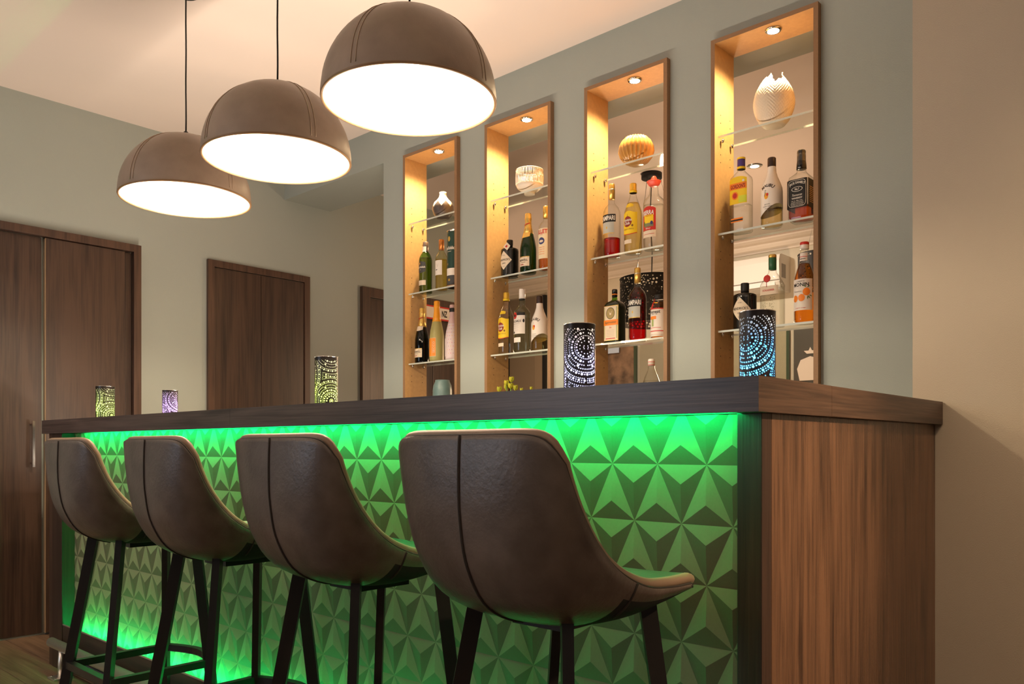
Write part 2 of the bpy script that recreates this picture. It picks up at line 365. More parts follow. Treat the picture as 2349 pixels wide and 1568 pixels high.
# worktop
wt = thing('bar_worktop', 'thick dark oak worktop along the bar with a return to the beige wall', 'worktop', (-2.4, 1.5, BH - BT))
def slab(x0, x1):
    v, f = join([boxgeo(x0, x1, 1.32, 1.334, BH - BT, BH), boxgeo(x0, x1, 1.334, 1.3805, BH - BT + 0.014, BH), boxgeo(x0, x1, 1.3805, 1.6465, BH - BT, BH)] + ([boxgeo(x1 - 0.06, x1, 1.334, 1.3805, BH - BT, BH - BT + 0.014)] if x1 > -1 else [boxgeo(x0, x0 + 0.06, 1.334, 1.3805, BH - BT, BH - BT + 0.014)]))
    o = mesh('worktop_slab', v, f, [M_BARX, M_BARY], wt)
    for p in o.data.polygons:
        if abs(p.normal.x) > 0.9: p.material_index = 1
    return o
slab(-4.1655, -2.4345)
slab(-2.4338, -0.6314)
box('return_slab', -0.98, -0.6314, 1.6475, 2.436, BH - BT, BH, M_BARY, wt, 0.0012)
# LED strips
tag(box('led_strip', -3.82, -0.71, 1.336, 1.348, BH - BT + 0.009, BH - BT + 0.0138, M_LED), 'green glowing LED strip under the worktop front edge', 'light strip', 'LED strips of the bar')
tag(box('led_strip', -3.90, -0.72, 1.3395, 1.3428, 0.1801, 0.1830, M_LED2), 'green glowing LED strip in the metal channel at the foot of the bar', 'light strip', 'LED strips of the bar')
# foot rail
fr = thing('foot_rail', 'brushed steel foot rail on floor brackets along the bar', 'foot rail', (-2.3, 1.29, 0))
v, f = tubegeo([(-3.95, 1.29, 0.135), (-2.0, 1.29, 0.135), (-0.74, 1.29, 0.135)], 0.021, 20); mesh('rail_tube', v, f, M_CHROME, fr, True)
for x in (-3.82, -2.9, -1.95, -1.0):
    v, f = tubegeo([(x, 1.285, 0.008), (x, 1.285, 0.06), (x, 1.288, 0.118)], 0.012, 12); br = mesh('bracket', v, f, M_CHROME, fr, True)
    box('floor_plate', x - 0.04, x + 0.04, 1.245, 1.325, 0, 0.008, M_CHROME, br, 0.002)
    for sx in (-1, 1):
        for sy in (-1, 1):
            v, f = lathegeo([(0.006, 0.008), (0.006, 0.010), (0.003, 0.0115)], 8, None, x + sx * 0.028, 1.285 + sy * 0.028, 0); mesh('screw', v, f, M_STEEL, br)

# ================================================================== STOOLS
def lerp(a, b, t): return a + (b - a) * t
def curve(pts, t):
    t = max(0, min(1, t)) * (len(pts) - 1); i = min(int(t), len(pts) - 2); u = t - i
    p = [pts[max(0, i - 1)], pts[i], pts[i + 1], pts[min(len(pts) - 1, i + 2)]]
    return tuple(0.5 * (2 * p[1][k] + (p[2][k] - p[0][k]) * u + (2 * p[0][k] - 5 * p[1][k] + 4 * p[2][k] - p[3][k]) * u * u + (3 * p[1][k] - p[0][k] - 3 * p[2][k] + p[3][k]) * u ** 3) for k in range(len(p[0])))
CEN = [(-0.238, 1.018), (-0.240, 0.955), (-0.237, 0.89), (-0.222, 0.818), (-0.180, 0.753), (-0.105, 0.718), (-0.010, 0.712), (0.075, 0.724), (0.150, 0.738), (0.205, 0.744)]
EDG = [(-0.218, 1.018), (-0.200, 0.960), (-0.175, 0.905), (-0.142, 0.858), (-0.105, 0.822), (-0.062, 0.797), (-0.010, 0.780), (0.060, 0.772), (0.125, 0.768), (0.178, 0.758)]
WID = [0.172, 0.180, 0.186, 0.190, 0.194, 0.197, 0.197, 0.194, 0.186, 0.165]
def shell_pt(u, v):
    a5 = abs(u) ** 6; v = 0.085 * a5 + (1 - 0.085 * a5 - 0.11 * a5) * v          # rounded corners
    c = curve(CEN, v); e = curve(EDG, v); w = curve([(q,) for q in WID], v)[0]
    b = abs(u) ** 2.8
    return Vector((w * math.sin(u * 1.25) / math.sin(1.25), lerp(c[0], e[0], b), lerp(c[1], e[1], b)))
def shell_n(u, v):
    d = 0.01; a_ = shell_pt(min(1, u + d), v) - shell_pt(max(-1, u - d), v); b_ = shell_pt(u, min(1, v + d)) - shell_pt(u, max(0, v - d))
    n_ = a_.cross(b_); n_.normalize()
    return n_
NU, NV, TH = 32, 44, 0.027
def build_stool():
    s = thing('bar_stool', 'x', 'bar stool', (0, 0, 0), 0, 'leather bar stools along the bar')
    inn, outr = [], []
    V = []
    for j in range(NV + 1):
        for i in range(NU + 1):
            u, v = i / NU * 2 - 1, j / NV
            p = shell_pt(u, v); n_ = shell_n(u, v)
            V.append((p, n_))
    NN = (NU + 1) * (NV + 1)
    vs = [tuple(p) for p, n_ in V] + [tuple(p + n_ * TH) for p, n_ in V]
    F, I = [], []
    for j in range(NV):
        for i in range(NU):
            a_ = j * (NU + 1) + i; q = (a_, a_ + 1, a_ + NU + 2, a_ + NU + 1)
            F.append(q); I.append(2 if (j / NV > 0.56 and abs((i + 0.5) / NU * 2 - 1) < 0.88) or j / NV > 0.97 else 0); F.append(tuple(NN + k for k in reversed(q))); I.append(1)
    loop = [i for i in range(NU + 1)] + [j * (NU + 1) + NU for j in range(1, NV + 1)] + [NV * (NU + 1) + i for i in range(NU - 1, -1, -1)] + [j * (NU + 1) for j in range(NV - 1, 0, -1)]
    for k in range(len(loop)):
        a_, b_ = loop[k], loop[(k + 1) % len(loop)]; F.append((b_, a_, NN + a_, NN + b_)); I.append(0)
    sh = mesh('seat_shell', vs, F, [M_LEATHER, M_LEATHIN, pbr('black_underlining', (0.010, 0.009, 0.008), 0.9)], s, True, I); recalc(sh)
    # piping along the edge, thread beside it, centre seam on the back
    rim = [V[k][0] + V[k][1] * (TH * 0.60) for k in loop]
    cen = Vector((0, 0, 0.85))
    v, f = tubegeo(rim, 0.0095, 10, True); mesh('piping', v, f, M_PIPE, sh, True)
    st = []
    for k in range(len(loop)):
        p, n_ = V[loop[k]]; st.append(p + n_ * (TH * 0.16))
    v, f = tubegeo(st, 0.0022, 6, True); mesh('edge_stitching', v, f, M_STITCH, sh, True)
    cs = []
    for j in range(0, NV * 6 // 10):
        vv = j / NV; n_ = shell_n(0, vv)
        if n_.y < 0: n_ = -n_
        cs.append(shell_pt(0, vv) - n_ * 0.0006)
    v, f = tubegeo(cs, 0.0024, 6); mesh('centre_seam', v, f, M_STITCH, sh, True)
    for sgn in (-1, 1):
        pts = []
        for k in range(7):
            uu = sgn * (1 - 0.0 * k); vv = 0.60
            q = shell_pt(sgn * (1.0 - k * 0.055), vv); n_ = shell_n(sgn * (1.0 - k * 0.055), vv)
            if n_.z < 0: n_ = -n_
            pts.append(q - n_ * 0.0006)
        v, f = tubegeo(pts, 0.002, 6); mesh('side_seam', v, f, M_STITCH, sh, True)
    # steel underframe
    box('seat_plate', -0.055, 0.055, -0.06, 0.07, 0.700, 0.722, M_BLACK, s)
    tops = {(-1, -1): (-0.10, -0.105), (1, -1): (0.10, -0.105), (-1, 1): (-0.10, 0.120), (1, 1): (0.10, 0.120)}
    feet = {(-1, -1): (-0.19, -0.205), (1, -1): (0.19, -0.205), (-1, 1): (-0.19, 0.160), (1, 1): (0.19, 0.160)}
    def at(k, z): t = (0.725 - z) / 0.725; return Vector((lerp(tops[k][0], feet[k][0], t), lerp(tops[k][1], feet[k][1], t), z))
    for k in tops:
        p0, p1 = at(k, 0.738), at(k, 0.0); ra = Vector((k[0], k[1], 0)).normalized(); tg_ = Vector((-ra.y, ra.x, 0))
        v = [p + ra * a1 * 0.0145 + tg_ * b1 * 0.009 for p in (p0, p1) for a1, b1 in ((-1, -1), (1, -1), (1, 1), (-1, 1))]
        lg = recalc(mesh('leg', v, [(0, 3, 2, 1), (4, 5, 6, 7), (0, 1, 5, 4), (1, 2, 6, 5), (2, 3, 7, 6), (3, 0, 4, 7)], M_BLACK, s))
        q = at(k, 0); box('foot_glide', q.x - 0.013, q.x + 0.013, q.y - 0.013, q.y + 0.013, 0.0, 0.006, M_BLK, lg)
    zr = 0.335
    for sx in (-1, 1):
        v, f = tubegeo([at((sx, -1), zr), at((sx, 1), zr)], 0.015, 4); mesh('side_rail', v, f, M_BLACK, s)
    v, f = tubegeo([at((-1, -1), zr), at((1, -1), zr)], 0.015, 4); mesh('back_rail', v, f, M_BLACK, s)
    a_, b_ = at((-1, 1), zr), at((1, 1), zr)
    v, f = tubegeo([a_.lerp(b_, t / 10) + Vector((0, 0.045 * math.sin(PI * t / 10), 0)) for t in range(11)], 0.015, 4, flat=0.015); mesh('footrest', v, f, M_BLACK, s)
    return s
def copy_tree(o, parent=None):
    c = o.copy(); COL.objects.link(c); c.parent = parent
    for ch in list(o.children): copy_tree(ch, c)
    return c
st0 = build_stool()
stools = [(-0.885, 1.09, 0.0, 'brown leather bar stool nearest the wooden end panel, largest of the row'),
          (-1.425, 1.095, 0.0, 'brown leather bar stool second from the wooden end panel'),
          (-1.965, 1.085, 0.0, 'brown leather bar stool third from the wooden end panel'),
          (-2.535, 1.085, 0.0, 'leather bar stool farthest from the camera, beside the large wooden doors')]
kids0 = [st0]
for i, (x, y, rz, lb) in enumerate(stools):
    o = st0 if i == 0 else copy_tree(st0)
    o.location = (x, y, 0); o.rotation_euler = (0, 0, rz); o['label'] = lb

# ================================================================== PENDANT LAMPS
def pendant(x, y, zr, R, seam0, label):
    t = thing('pendant_lamp', label, 'pendant lamp', (x, y, zr), 0, 'dome pendant lamps over the bar')
    H = 0.258
    pr = [(R, 0.0), (R * 1.004, 0.012)] + [(R * math.cos(a_), 0.012 + (H - 0.012) * math.sin(a_)) for a_ in [PI / 2 * k / 18 for k in range(1, 18)]] + [(0.012, H)]
    v, f = lathegeo(pr, 64, None, x, y, zr, False, True); mesh('shade', v, f, M_SHADE, t, True)
    pi_ = [(q[0] - 0.006 if q[0] > 0.02 else 0.008, max(0.0, q[1] - 0.006)) for q in pr]
    v, f = lathegeo(pi_, 64, None, x, y, zr, False, True); mesh('lining', v, [tuple(reversed(q)) for q in f], M_SHIN, t, True)
    v, f = tubegeo([(x + (R - 0.003) * math.sin(2 * PI * k / 72), y - (R - 0.003) * math.cos(2 * PI * k / 72), zr) for k in range(72)], 0.0045, 8, True); mesh('rim', v, f, M_RIM, t, True)
    for k in range(4):
        th = seam0 + k * PI / 2
        for d in (-0.010, 0.010):
            pts = []
            for (rr, zz) in pr[1:-1]:
                tt = th + d * 0.9 / max(rr / R, 0.12) / R * R / 0.25 * 0.9
                pts.append((x + (rr + 0.0006) * math.sin(tt), y - (rr + 0.0006) * math.cos(tt), zr + zz + 0.0006))
            v, f = tubegeo(pts, 0.0012, 5); mesh('seam', v, f, M_SEAM, t, True)
    v, f = lathegeo([(0.013, H - 0.004), (0.013, H + 0.012), (0.006, H + 0.020)], 16, None, x, y, zr); mesh('cord_grip', v, f, M_BLACK, t, True)
    v, f = tubegeo([(x, y, zr + H + 0.015)] + [(x + 0.0012 * math.sin(k * 1.3), y, zr + H + 0.015 + k * 0.055) for k in range(1, 11)] + [(x, y, ZC)], 0.0032, 8); mesh('cord', v, f, M_BLACK, t, True)
    v, f = lathegeo([(0.05, ZC - zr - 0.03), (0.05, ZC - zr - 0.001)], 24, None, x, y, zr); mesh('ceiling_rose', v, f, M_BLACK, t, True)
    v, f = lathegeo([(0.012, H - 0.01), (0.018, H - 0.03), (0.02, 0.19)], 16, None, x, y, zr); mesh('lamp_holder', v, f, M_WHITE, t, True)
    v, f = lathegeo([(0.014, 0.19), (0.028, 0.165), (0.034, 0.14), (0.028, 0.112), (0.012, 0.102)], 20, None, x, y, zr); mesh('bulb', v, f, M_BULB, t, True)
    l = bpy.data.lights.new('bulb_light', 'POINT'); l.energy = 42; l.color = (1.0, 0.80, 0.55); l.shadow_soft_size = 0.03
    lo = bpy.data.objects.new('bulb_light', l); COL.objects.link(lo); lo.parent = t; lo.location = (0, 0, 0.085)
pendant(-3.201, 1.545, 2.0, 0.252, math.radians(15), 'dome pendant lamp farthest left, brown leather shade, above the purple lantern')
pendant(-2.519, 1.545, 2.0, 0.252, math.radians(-5), 'middle one of three brown leather dome pendant lamps')
pendant(-1.815, 1.545, 2.0, 0.252, math.radians(14), 'largest-looking brown leather dome pendant lamp, in front of the first niche')

# ================================================================== WALL NICHES
ORD = ['first', 'second', 'third', 'fourth']
SHZ = [2.250, 1.857, 1.465]
def niche(i):
    c = NX[i]; x0, x1 = c - NW / 2 + 0.0005, c + NW / 2 - 0.0005
    t = thing('shelf_niche', ['backlit fibreboard niche with glass shelves nearest the corridor opening', 'second fibreboard niche from the corridor with white slatted bowl on its top shelf',
              'third fibreboard niche from the corridor with amber ribbed bowl on its top shelf', 'fibreboard niche nearest the beige wall with white egg vase on its top shelf'][i], 'shelf niche', (c, YF, NBOT), 0, 'lit wall niches with glass shelves')
    def bd(nm, *a_):
        o = box(nm, *a_, [M_MDF, M_MDFE], t)
        for p in o.data.polygons:
            if abs(p.normal.y) > 0.9: p.material_index = 1
        return o
    l_ = bd('side_panel', x0, x0 + NT, YF, YR, NBOT, NTOP - 0.0005); r_ = bd('side_panel', x1 - NT, x1, YF, YR, NBOT, NTOP - 0.0005)
    for o, s_ in ((l_, -1), (r_, 1)):
        for p in o.data.polygons:
            if p.normal.x * s_ > 0.9: p.material_index = 1
    tp = bd('top_panel', x0 + NT, x1 - NT, YF, YR, NTOP - NT, NTOP - 0.0005); bd('bottom_panel', x0 + NT, x1 - NT, YF, YR, NBOT, NBOT + 0.025)
    for p in tp.data.polygons:
        if p.normal.z > 0.9: p.material_index = 1
    a0, a1 = x0 + NT + 0.0015, x1 - NT - 0.0015
    for z in SHZ:
        sh = box('glass_shelf', a0, a1, 2.988, 3.118, z - 0.004, z + 0.004, [M_SHELF, M_SHELFE], t)
        for p in sh.data.polygons:
            if abs(p.normal.y) > 0.9: p.material_index = 1
        for px_ in (a0 + 0.007, a1 - 0.007):
            for py_ in (3.012, 3.092):
                v, f = lathegeo([(0.004, z - 0.018), (0.0062, z - 0.010), (0.0062, z - 0.0042)], 10, None, px_, py_, 0); mesh('shelf_support', v, f, M_STEEL, t, True)
    holes = []
    for z in SHZ:
        for k in (-3, -2, 2, 3):
            for py_ in (3.012, 3.092):
                holes.append(lathegeo([(0.0022, 0), (0.0022, 0.0006)], 8))
                vv, ff = holes[-1]; holes[-1] = ([(x0 + NT + q[2], py_ + q[0], z + k * 0.032 + q[1]) for q in vv], ff)
    v, f = join(holes); mesh('peg_holes', v, f, M_BLK, t)
    sx, sy, sz = c + 0.022, 3.015, NTOP - NT
    v, f = lathegeo([(0.030, -0.006), (0.032, 0.0)], 24, None, sx, sy, sz); sp = mesh('spotlight_ring', v, f, M_STEEL, t, True)
    v, f = lathegeo([(0.022, -0.0075), (0.022, -0.0055)], 24, None, sx, sy, sz); mesh('spotlight_lens', v, f, M_SPOT, sp, True)
    l = bpy.data.lights.new('niche_light', 'SPOT'); l.energy = 55; l.color = (1.0, 0.72, 0.40); l.shadow_soft_size = 0.02; l.spot_size = math.radians(150); l.spot_blend = 0.7
    lo = bpy.data.objects.new('niche_light', l); COL.objects.link(lo); lo.parent = t; lo.location = (sx - c, sy - YF, sz - 0.012 - NBOT)
for i in range(4): niche(i)

# ================================================================== LANTERNS
LR, LH = 0.039, 0.178
def lantern_sheet():
    Wd = 2 * PI * LR; dots = []
    rings = [(0.0061, 10, .0014, 0), (0.0158, 24, .0025, .0015), (0.0235, 20, .0023, 0), (0.0283, 38, .0014, 0), (0.0358, 32, .0031, .0017),
             (0.0440, 52, .0014, 0), (0.0485, 44, .0031, 0), (0.0530, 62, .0014, 0), (0.0610, 78, .0014, 0), (0.0660, 58, .0029, .0015),
             (0.0760, 96, .0014, 0), (0.0810, 70, .0029, .0015), (0.0860, 100, .0014, 0), (0.0940, 110, .0014, 0), (0.0985, 84, .0029, .0015), (0.107, 120, .0014, 0), (0.112, 96, .0029, .0015)]
    C = [(0.0, 0.118), (Wd * 0.5, 0.030), (Wd * 0.5, 0.195)]
    def dist(a_, b_):
        dx = abs(a_[0] - b_[0]) % Wd; dx = min(dx, Wd - dx); return math.hypot(dx, a_[1] - b_[1])
    cand = []
    for ci, c in enumerate(C):
        cand.append((c[0], c[1], .0034, ci))
        for (rr, n_, r1, r2) in rings:
            for k in range(n_):
                th = 2 * PI * k / n_; cand.append(((c[0] + rr * math.cos(th)) % Wd, c[1] + rr * math.sin(th), (r2 if (r2 and k % 2) else r1), ci))
    for q in cand:
        if q[1] < 0.010 + q[2] or q[1] > LH - 0.009 - q[2]: continue
        if q[0] < q[2] + 0.0006 or q[0] > Wd - q[2] - 0.0006: continue
        d0 = [dist(q, c) * (1.0 if i == 0 else 1.25) for i, c in enumerate(C)]
        if min(d0) < d0[q[3]] - 1e-6: continue
        if any(abs(q[0] - p[0]) < 0.008 and math.hypot(q[0] - p[0], q[1] - p[1]) < q[2] + p[2] + 0.0005 for p in dots): continue
        dots.append(q)
    return dots, Wd
def perforate(dots, Wd, Hh, R, nx=56, nz=14, nh=8):
    pts, edges, owner = [], [], []
    for k, d in enumerate(dots):
        b = len(pts)
        for i in range(nh):
            t = 2 * PI * (i + 0.5) / nh; pts.append(Vector((d[0] + d[2] * math.cos(t), d[1] + d[2] * math.sin(t)))); owner.append(k)
            edges.append((b + i, b + (i + 1) % nh))
    for i in range(nx + 1):
        for j in range(nz + 1):
            p = Vector((Wd * i / nx, Hh * j / nz))
            if 0 < i < nx and 0 < j < nz and any(abs(p.x - d[0]) < 0.02 and (p - Vector((d[0], d[1]))).length < d[2] * 1.15 + 0.0002 for d in dots): continue
            pts.append(p); owner.append(-1)
    ov, oe, of, orv, ore, orf = geometry.delaunay_2d_cdt(pts, edges, [], 0, 1e-6)
    own = [owner[q[0]] if q else -2 for q in orv]
    F = [tuple(f) for f in of if not (own[f[0]] >= 0 and own[f[0]] == own[f[1]] == own[f[2]])]
    V = [(R * math.sin(p.x / R), -R * math.cos(p.x / R), p.y) for p in ov]
    return V, F
LV, LF = perforate(*lantern_sheet(), LH, LR)
def lantern(x, y, rot, col, power, label, s=1.0, sh=1.0):
    t = thing('perforated_lantern', label, 'lantern', (x, y, BH), rot, 'perforated lanterns on the bar')
    t.scale = (s, s, s * sh)
    if 'me' not in LCACHE:
        o = mesh('perforated_sleeve', LV, LF, pbr('bronze_black_metal', (0.030, 0.024, 0.022), 0.32, 0.6), None, True); COL.objects.unlink(o); LCACHE['me'] = o.data; bpy.data.objects.remove(o)
    o = bpy.data.objects.new('perforated_sleeve', LCACHE['me']); COL.objects.link(o); o.parent = t
    v, f = tubegeo([(LR * math.sin(2 * PI * k / 48), -LR * math.cos(2 * PI * k / 48), LH - 0.0005) for k in range(48)], 0.0011, 6, True); mesh('top_rim', v, f, M_STEEL, t, True, world=False)
    v, f = lathegeo([(LR - 0.001, 0.0), (LR - 0.001, 0.004)], 36); mesh('base', v, f, M_BLACK, t, True, world=False)
    v, f = lathegeo([(LR - 0.0025, 0.005), (LR - 0.0025, LH - 0.012)], 36, capb=False, capt=False); mesh('added_diffuser', v, f, translucent('added_diffuser', (0.88, 0.88, 0.88)), t, True, world=False)  # translucent tube added so the inner light shows in the holes
    v, f = lathegeo([(0.012, 0.004), (0.012, 0.035), (0.004, 0.042), (0.001, 0.05)], 16); mesh('led_candle', v, f, emit('candle_%s' % label[:12].replace(' ', '_'), col, 3), t, True, world=False)
    l = bpy.data.lights.new('lantern_light', 'POINT'); l.energy = power; l.color = col; l.shadow_soft_size = 0.008
    lo = bpy.data.objects.new('lantern_light', l); COL.objects.link(lo); lo.parent = t; lo.location = (0.006, -0.012, 0.066)
LCACHE = {}
lantern(-4.055, 1.56, math.radians(-70), (0.75, 1.0, 0.18), 0.55, 'yellow-green glowing perforated lantern farthest left on the bar, before the doors', 1.08, 0.86)
lantern(-3.44, 1.59, math.radians(150), (0.72, 0.42, 1.0), 0.45, 'small purple glowing perforated lantern, the shortest on the bar', 0.80, 0.84)
lantern(-2.307, 1.60, math.radians(-100), (0.75, 1.0, 0.10), 0.40, 'yellow-green glowing perforated lantern in the middle of the bar, before a beige wall')
lantern(-1.232, 1.595, math.radians(62), (0.55, 0.55, 1.0), 0.45, 'violet-white glowing perforated lantern in front of the third niche')
lantern(-0.838, 1.745, math.radians(-13), (0.04, 0.50, 1.0), 0.60, 'blue glowing perforated lantern at the bar corner before the fourth niche', 1.03, 1.0)

# ================================================================== BOTTLES
def prof_r(prof, z):
    for (r0, z0), (r1, z1) in zip(prof, prof[1:]):
        if z0 <= z <= z1 and z1 > z0: return lerp(r0, r1, (z - z0) / (z1 - z0))
    return prof[-1][0]
class Bottle:
    def __init__(s, name, label, x, zb, h, R, prof, glass, cat='bottle', y=3.045, rot=0.0, sec=None, n=32, grp=None, body='body'):
        s.t = thing(name, label, cat, (x, y, zb), rot, grp or 'bottles on the glass shelves')
        s.h, s.R, s.sec = h, R, sec
        pf = []
        for (r0, z0), (r1, z1) in zip(prof, prof[1:]):
            k = max(1, int((z1 - z0) / 0.035)); pf += [(lerp(r0, r1, q / k), lerp(z0, z1, q / k)) for q in range(k)]
        s.prof = [(r * R, z * h) for r, z in pf + [prof[-1]]]; s.n = n
        s.flat = sec is not None
        s.body = s.lathe(body, s.prof, glass)
    def secf(s, dr=0.0):
        if not s.sec: return None
        hx, hy, e = s.sec; R = s.R
        def fn(r, z, t):
            k = max(0.0, min(1.0, (r / R - 0.45) / 0.4)); c, q = math.sin(t), -math.cos(t)
            fx = math.copysign(abs(c) ** (2 / e), c); fy = math.copysign(abs(q) ** (2 / e), q)
            return (lerp(r * c, hx * r / R * fx, k), lerp(r * q, hy * r / R * fy, k))
        return fn
    def lathe(s, nm, prof, mat, parent=None, n=None):
        v, f = lathegeo(prof, n or s.n, s.secf()); return mesh(nm, v, f, mat, parent or s.t, True, world=False)
    def liquid(s, top, mat, bot=0.02):
        pr = [(r * 0.93, max(z, bot * s.h)) for r, z in s.prof if z < top * s.h and z >= 0]
        pr = [p for i, p in enumerate(pr) if i == 0 or p[1] > pr[i - 1][1] + 1e-5]
        pr.append((prof_r(s.prof, top * s.h) * 0.93, top * s.h)); return s.lathe('liquid', pr, mat)
    def ring(s, nm, prof, mat, parent=None):
        pr = [(r * s.R, z * s.h) for r, z in prof]; v, f = lathegeo(pr, 24); return mesh(nm, v, f, mat, parent or s.t, True, world=False)
    def M(s, a_, z, off):
        if s.flat and z < 0.6 * s.h + 1 and prof_r(s.prof, z) > 0.8 * s.R:
            hx, hy, e = s.sec; u = min(1.0, abs(a_) / hx); return (a_, -hy * (1 - u ** e) ** (1 / e) - off, z)
        r = prof_r(s.prof, z); t = a_ / max(r, 0.004); return ((r + off) * math.sin(t), -(r + off) * math.cos(t), z)
    def patch(s, nm, s0, s1, z0, z1, mat, parent=None, off=0.0005, ns=14, nz=6, topf=None, botf=None):
        V, F = [], []
        for j in range(nz + 1):
            for i in range(ns + 1):
                a_ = lerp(s0, s1, i / ns); t0, t1 = z0 * s.h, z1 * s.h; xx = i / ns * 2 - 1
                if topf: t1 += topf(xx) * s.h
                if botf: t0 += botf(xx) * s.h
                V.append(s.M(a_, lerp(t0, t1, j / nz), off))
        for j in range(nz):
            for i in range(ns): b = j * (ns + 1) + i; F.append((b, b + 1, b + ns + 2, b + ns + 1))
        return mesh(nm, V, F, mat, parent or s.t, True, world=False)
    def poly(s, nm, pts, mat, parent=None, off=0.0008, sub=3):
        """convex outline in (arc, height) metres, filled as concentric rings"""
        cx = sum(p[0] for p in pts) / len(pts); cz = sum(p[1] for p in pts) / len(pts); out = []
        for i, p in enumerate(pts):
            q = pts[(i + 1) % len(pts)]
            for k in range(sub): out.append((lerp(p[0], q[0], k / sub), lerp(p[1], q[1], k / sub)))
        V = [s.M(cx, cz, off)]; F = []; n = len(out); L = 4
        for l in range(1, L + 1):
            for p in out: V.append(s.M(lerp(cx, p[0], l / L), lerp(cz, p[1], l / L), off))
        for i in range(n):
            j = (i + 1) % n; F.append((0, 1 + i, 1 + j))
            for l in range(L - 1): b = 1 + l * n; F.append((b + i, b + n + i, b + n + j, b + j))
        return mesh(nm, V, F, mat, parent or s.t, True, world=False)
    def disc(s, nm, a_, z, rx, rz, mat, parent=None, off=0.0009, k=14):
        return s.poly(nm, [(a_ + rx * math.cos(2 * PI * i / k), z * s.h + rz * math.sin(2 * PI * i / k)) for i in range(k)], mat, parent, off, 1)
    def text(s, tx, a_, z, w, hh, mat, parent=None, off=0.0012, arc=0.0, bold=0.015, slant=0.0, vert=False):
        g, f = textgeo(tx, bold); V = []
        for x, y_ in g:
            if vert: V.append(s.M(a_ - y_ * hh, z * s.h + x * w, off)); continue
            X = a_ + x * w + y_ * slant * hh; Z = z * s.h + y_ * hh + arc * (1 - (2 * x) ** 2) - arc * 0.5
            if arc: X += y_ * hh * (8 * arc * x / w) * 0.9
            V.append(s.M(X, Z, off))
        return mesh('lettering', V, f, mat, parent or s.t, world=False)
INK = pbr('black_ink', (0.012, 0.011, 0.010), 0.6); WINK = pbr('white_ink', (0.80, 0.76, 0.68), 0.5); RED = pbr('red_ink', (0.55, 0.03, 0.02), 0.5)
GOLD = pbr('gold_foil', (0.80, 0.53, 0.14), 0.28, 0.75, bump=0.6, bscale=260); GOLDP = pbr('gold_cap', (0.78, 0.50, 0.12), 0.3, 0.7); CREAMP = pbr('cream_label_paper', (0.74, 0.62, 0.46), 0.6)
PAPER = pbr('white_label_paper', (0.78, 0.72, 0.64), 0.6); YEL = pbr('yellow_label', (0.86, 0.60, 0.02), 0.5); ORA = pbr('orange_ink', (0.85, 0.24, 0.02), 0.5)
GREY = pbr('silver_grey_label', (0.50, 0.51, 0.46), 0.5); MAROON = pbr('maroon_ink', (0.30, 0.02, 0.02), 0.5); BLUE = pbr('dark_blue_ink', (0.04, 0.05, 0.16), 0.5)
GREENI = pbr('leaf_green_ink', (0.08, 0.20, 0.05), 0.5); CAPBR = pbr('dark_brown_cap', (0.030, 0.013, 0.008), 0.35); PURP = pbr('purple_cap', (0.07, 0.04, 0.22), 0.35)
BLKGLASS = pbr('black_bottle_glass', (0.008, 0.007, 0.006), 0.12, spec=0.7); WHITEG = pbr('white_painted_glass', (0.83, 0.77, 0.69), 0.25, coat=0.4)
L_RED = clear('red_bitter', (0.80, 0.035, 0.06), 0.2, (0.30, 0.0, 0.01)); L_YEL = clear('pale_yellow_spirit', (0.97, 0.88, 0.52), 0.2, (0.80, 0.62, 0.20))
L_AMB = clear('amber_syrup', (0.92, 0.50, 0.10), 0.2, (0.42, 0.13, 0.01)); L_WHI = clear('brown_whiskey', (0.80, 0.28, 0.06), 0.2, (0.30, 0.05, 0.005))
L_CLR = clear('clear_spirit', (0.99, 0.99, 0.97), 0.25, (0.80, 0.80, 0.75)); L_GRN = clear('golden_green_spirit', (0.95, 0.80, 0.20), 0.2, (0.40, 0.30, 0.03))
S2, S3 = SHZ[1] + 0.004, SHZ[2] + 0.004
WH = ['in the niche nearest the corridor', 'in the second niche from the corridor', 'in the third niche from the corridor', 'in the niche nearest the beige wall']
P_ROUND = [(0.0, 0.0), (0.90, 0.0), (1.0, 0.02), (1.0, 0.56)]

def gordon(x, zb, lb):
    b = Bottle('gin_bottle', lb, x, zb, 0.303, 0.042, [(0.9, 0), (1, .015), (1, .69), (.93, .73), (.55, .79), (.36, .82), (.34, .86), (.34, .97)], M_GCLEAR, sec=(0.042, 0.030, 4.5))
    b.liquid(0.36, L_CLR)
    c = b.ring('cap', [(.37, .845), (.37, .985), (.30, 1.0)], PURP); b.ring('cap_band', [(.40, .845), (.40, .875)], YEL, c); b.ring('cap_top', [(.39, .975), (.39, .998), (.3, 1.0)], YEL, c)
    l = b.patch('label', -.037, .037, .37, .70, YEL, off=.0006, topf=lambda q: .03 * (1 - q * q))
    b.patch('label_band', -.036, .036, .56, .645, ORA, l, off=.0009)
    b.text("GORDON'S", 0, .60, .062, .017, MAROON, l, off=.0013, bold=.03)
    b.disc('emblem', -.012, .48, .014, .016, ORA, l, off=.001); b.disc('emblem', -.012, .48, .009, .011, RED, l, off=.0014)
    b.patch('meadow', .004, .036, .38, .47, pbr('lime_ink', (0.62, 0.68, 0.05), .5), l, off=.001); b.disc('seal', .024, .665, .005, .005, PAPER, l, off=.0013)
    b.patch('lower_label', -.030, .022, .13, .185, ORA, off=.0006); b.patch('lower_label', -.030, .022, .145, .165, INK, off=.0009)
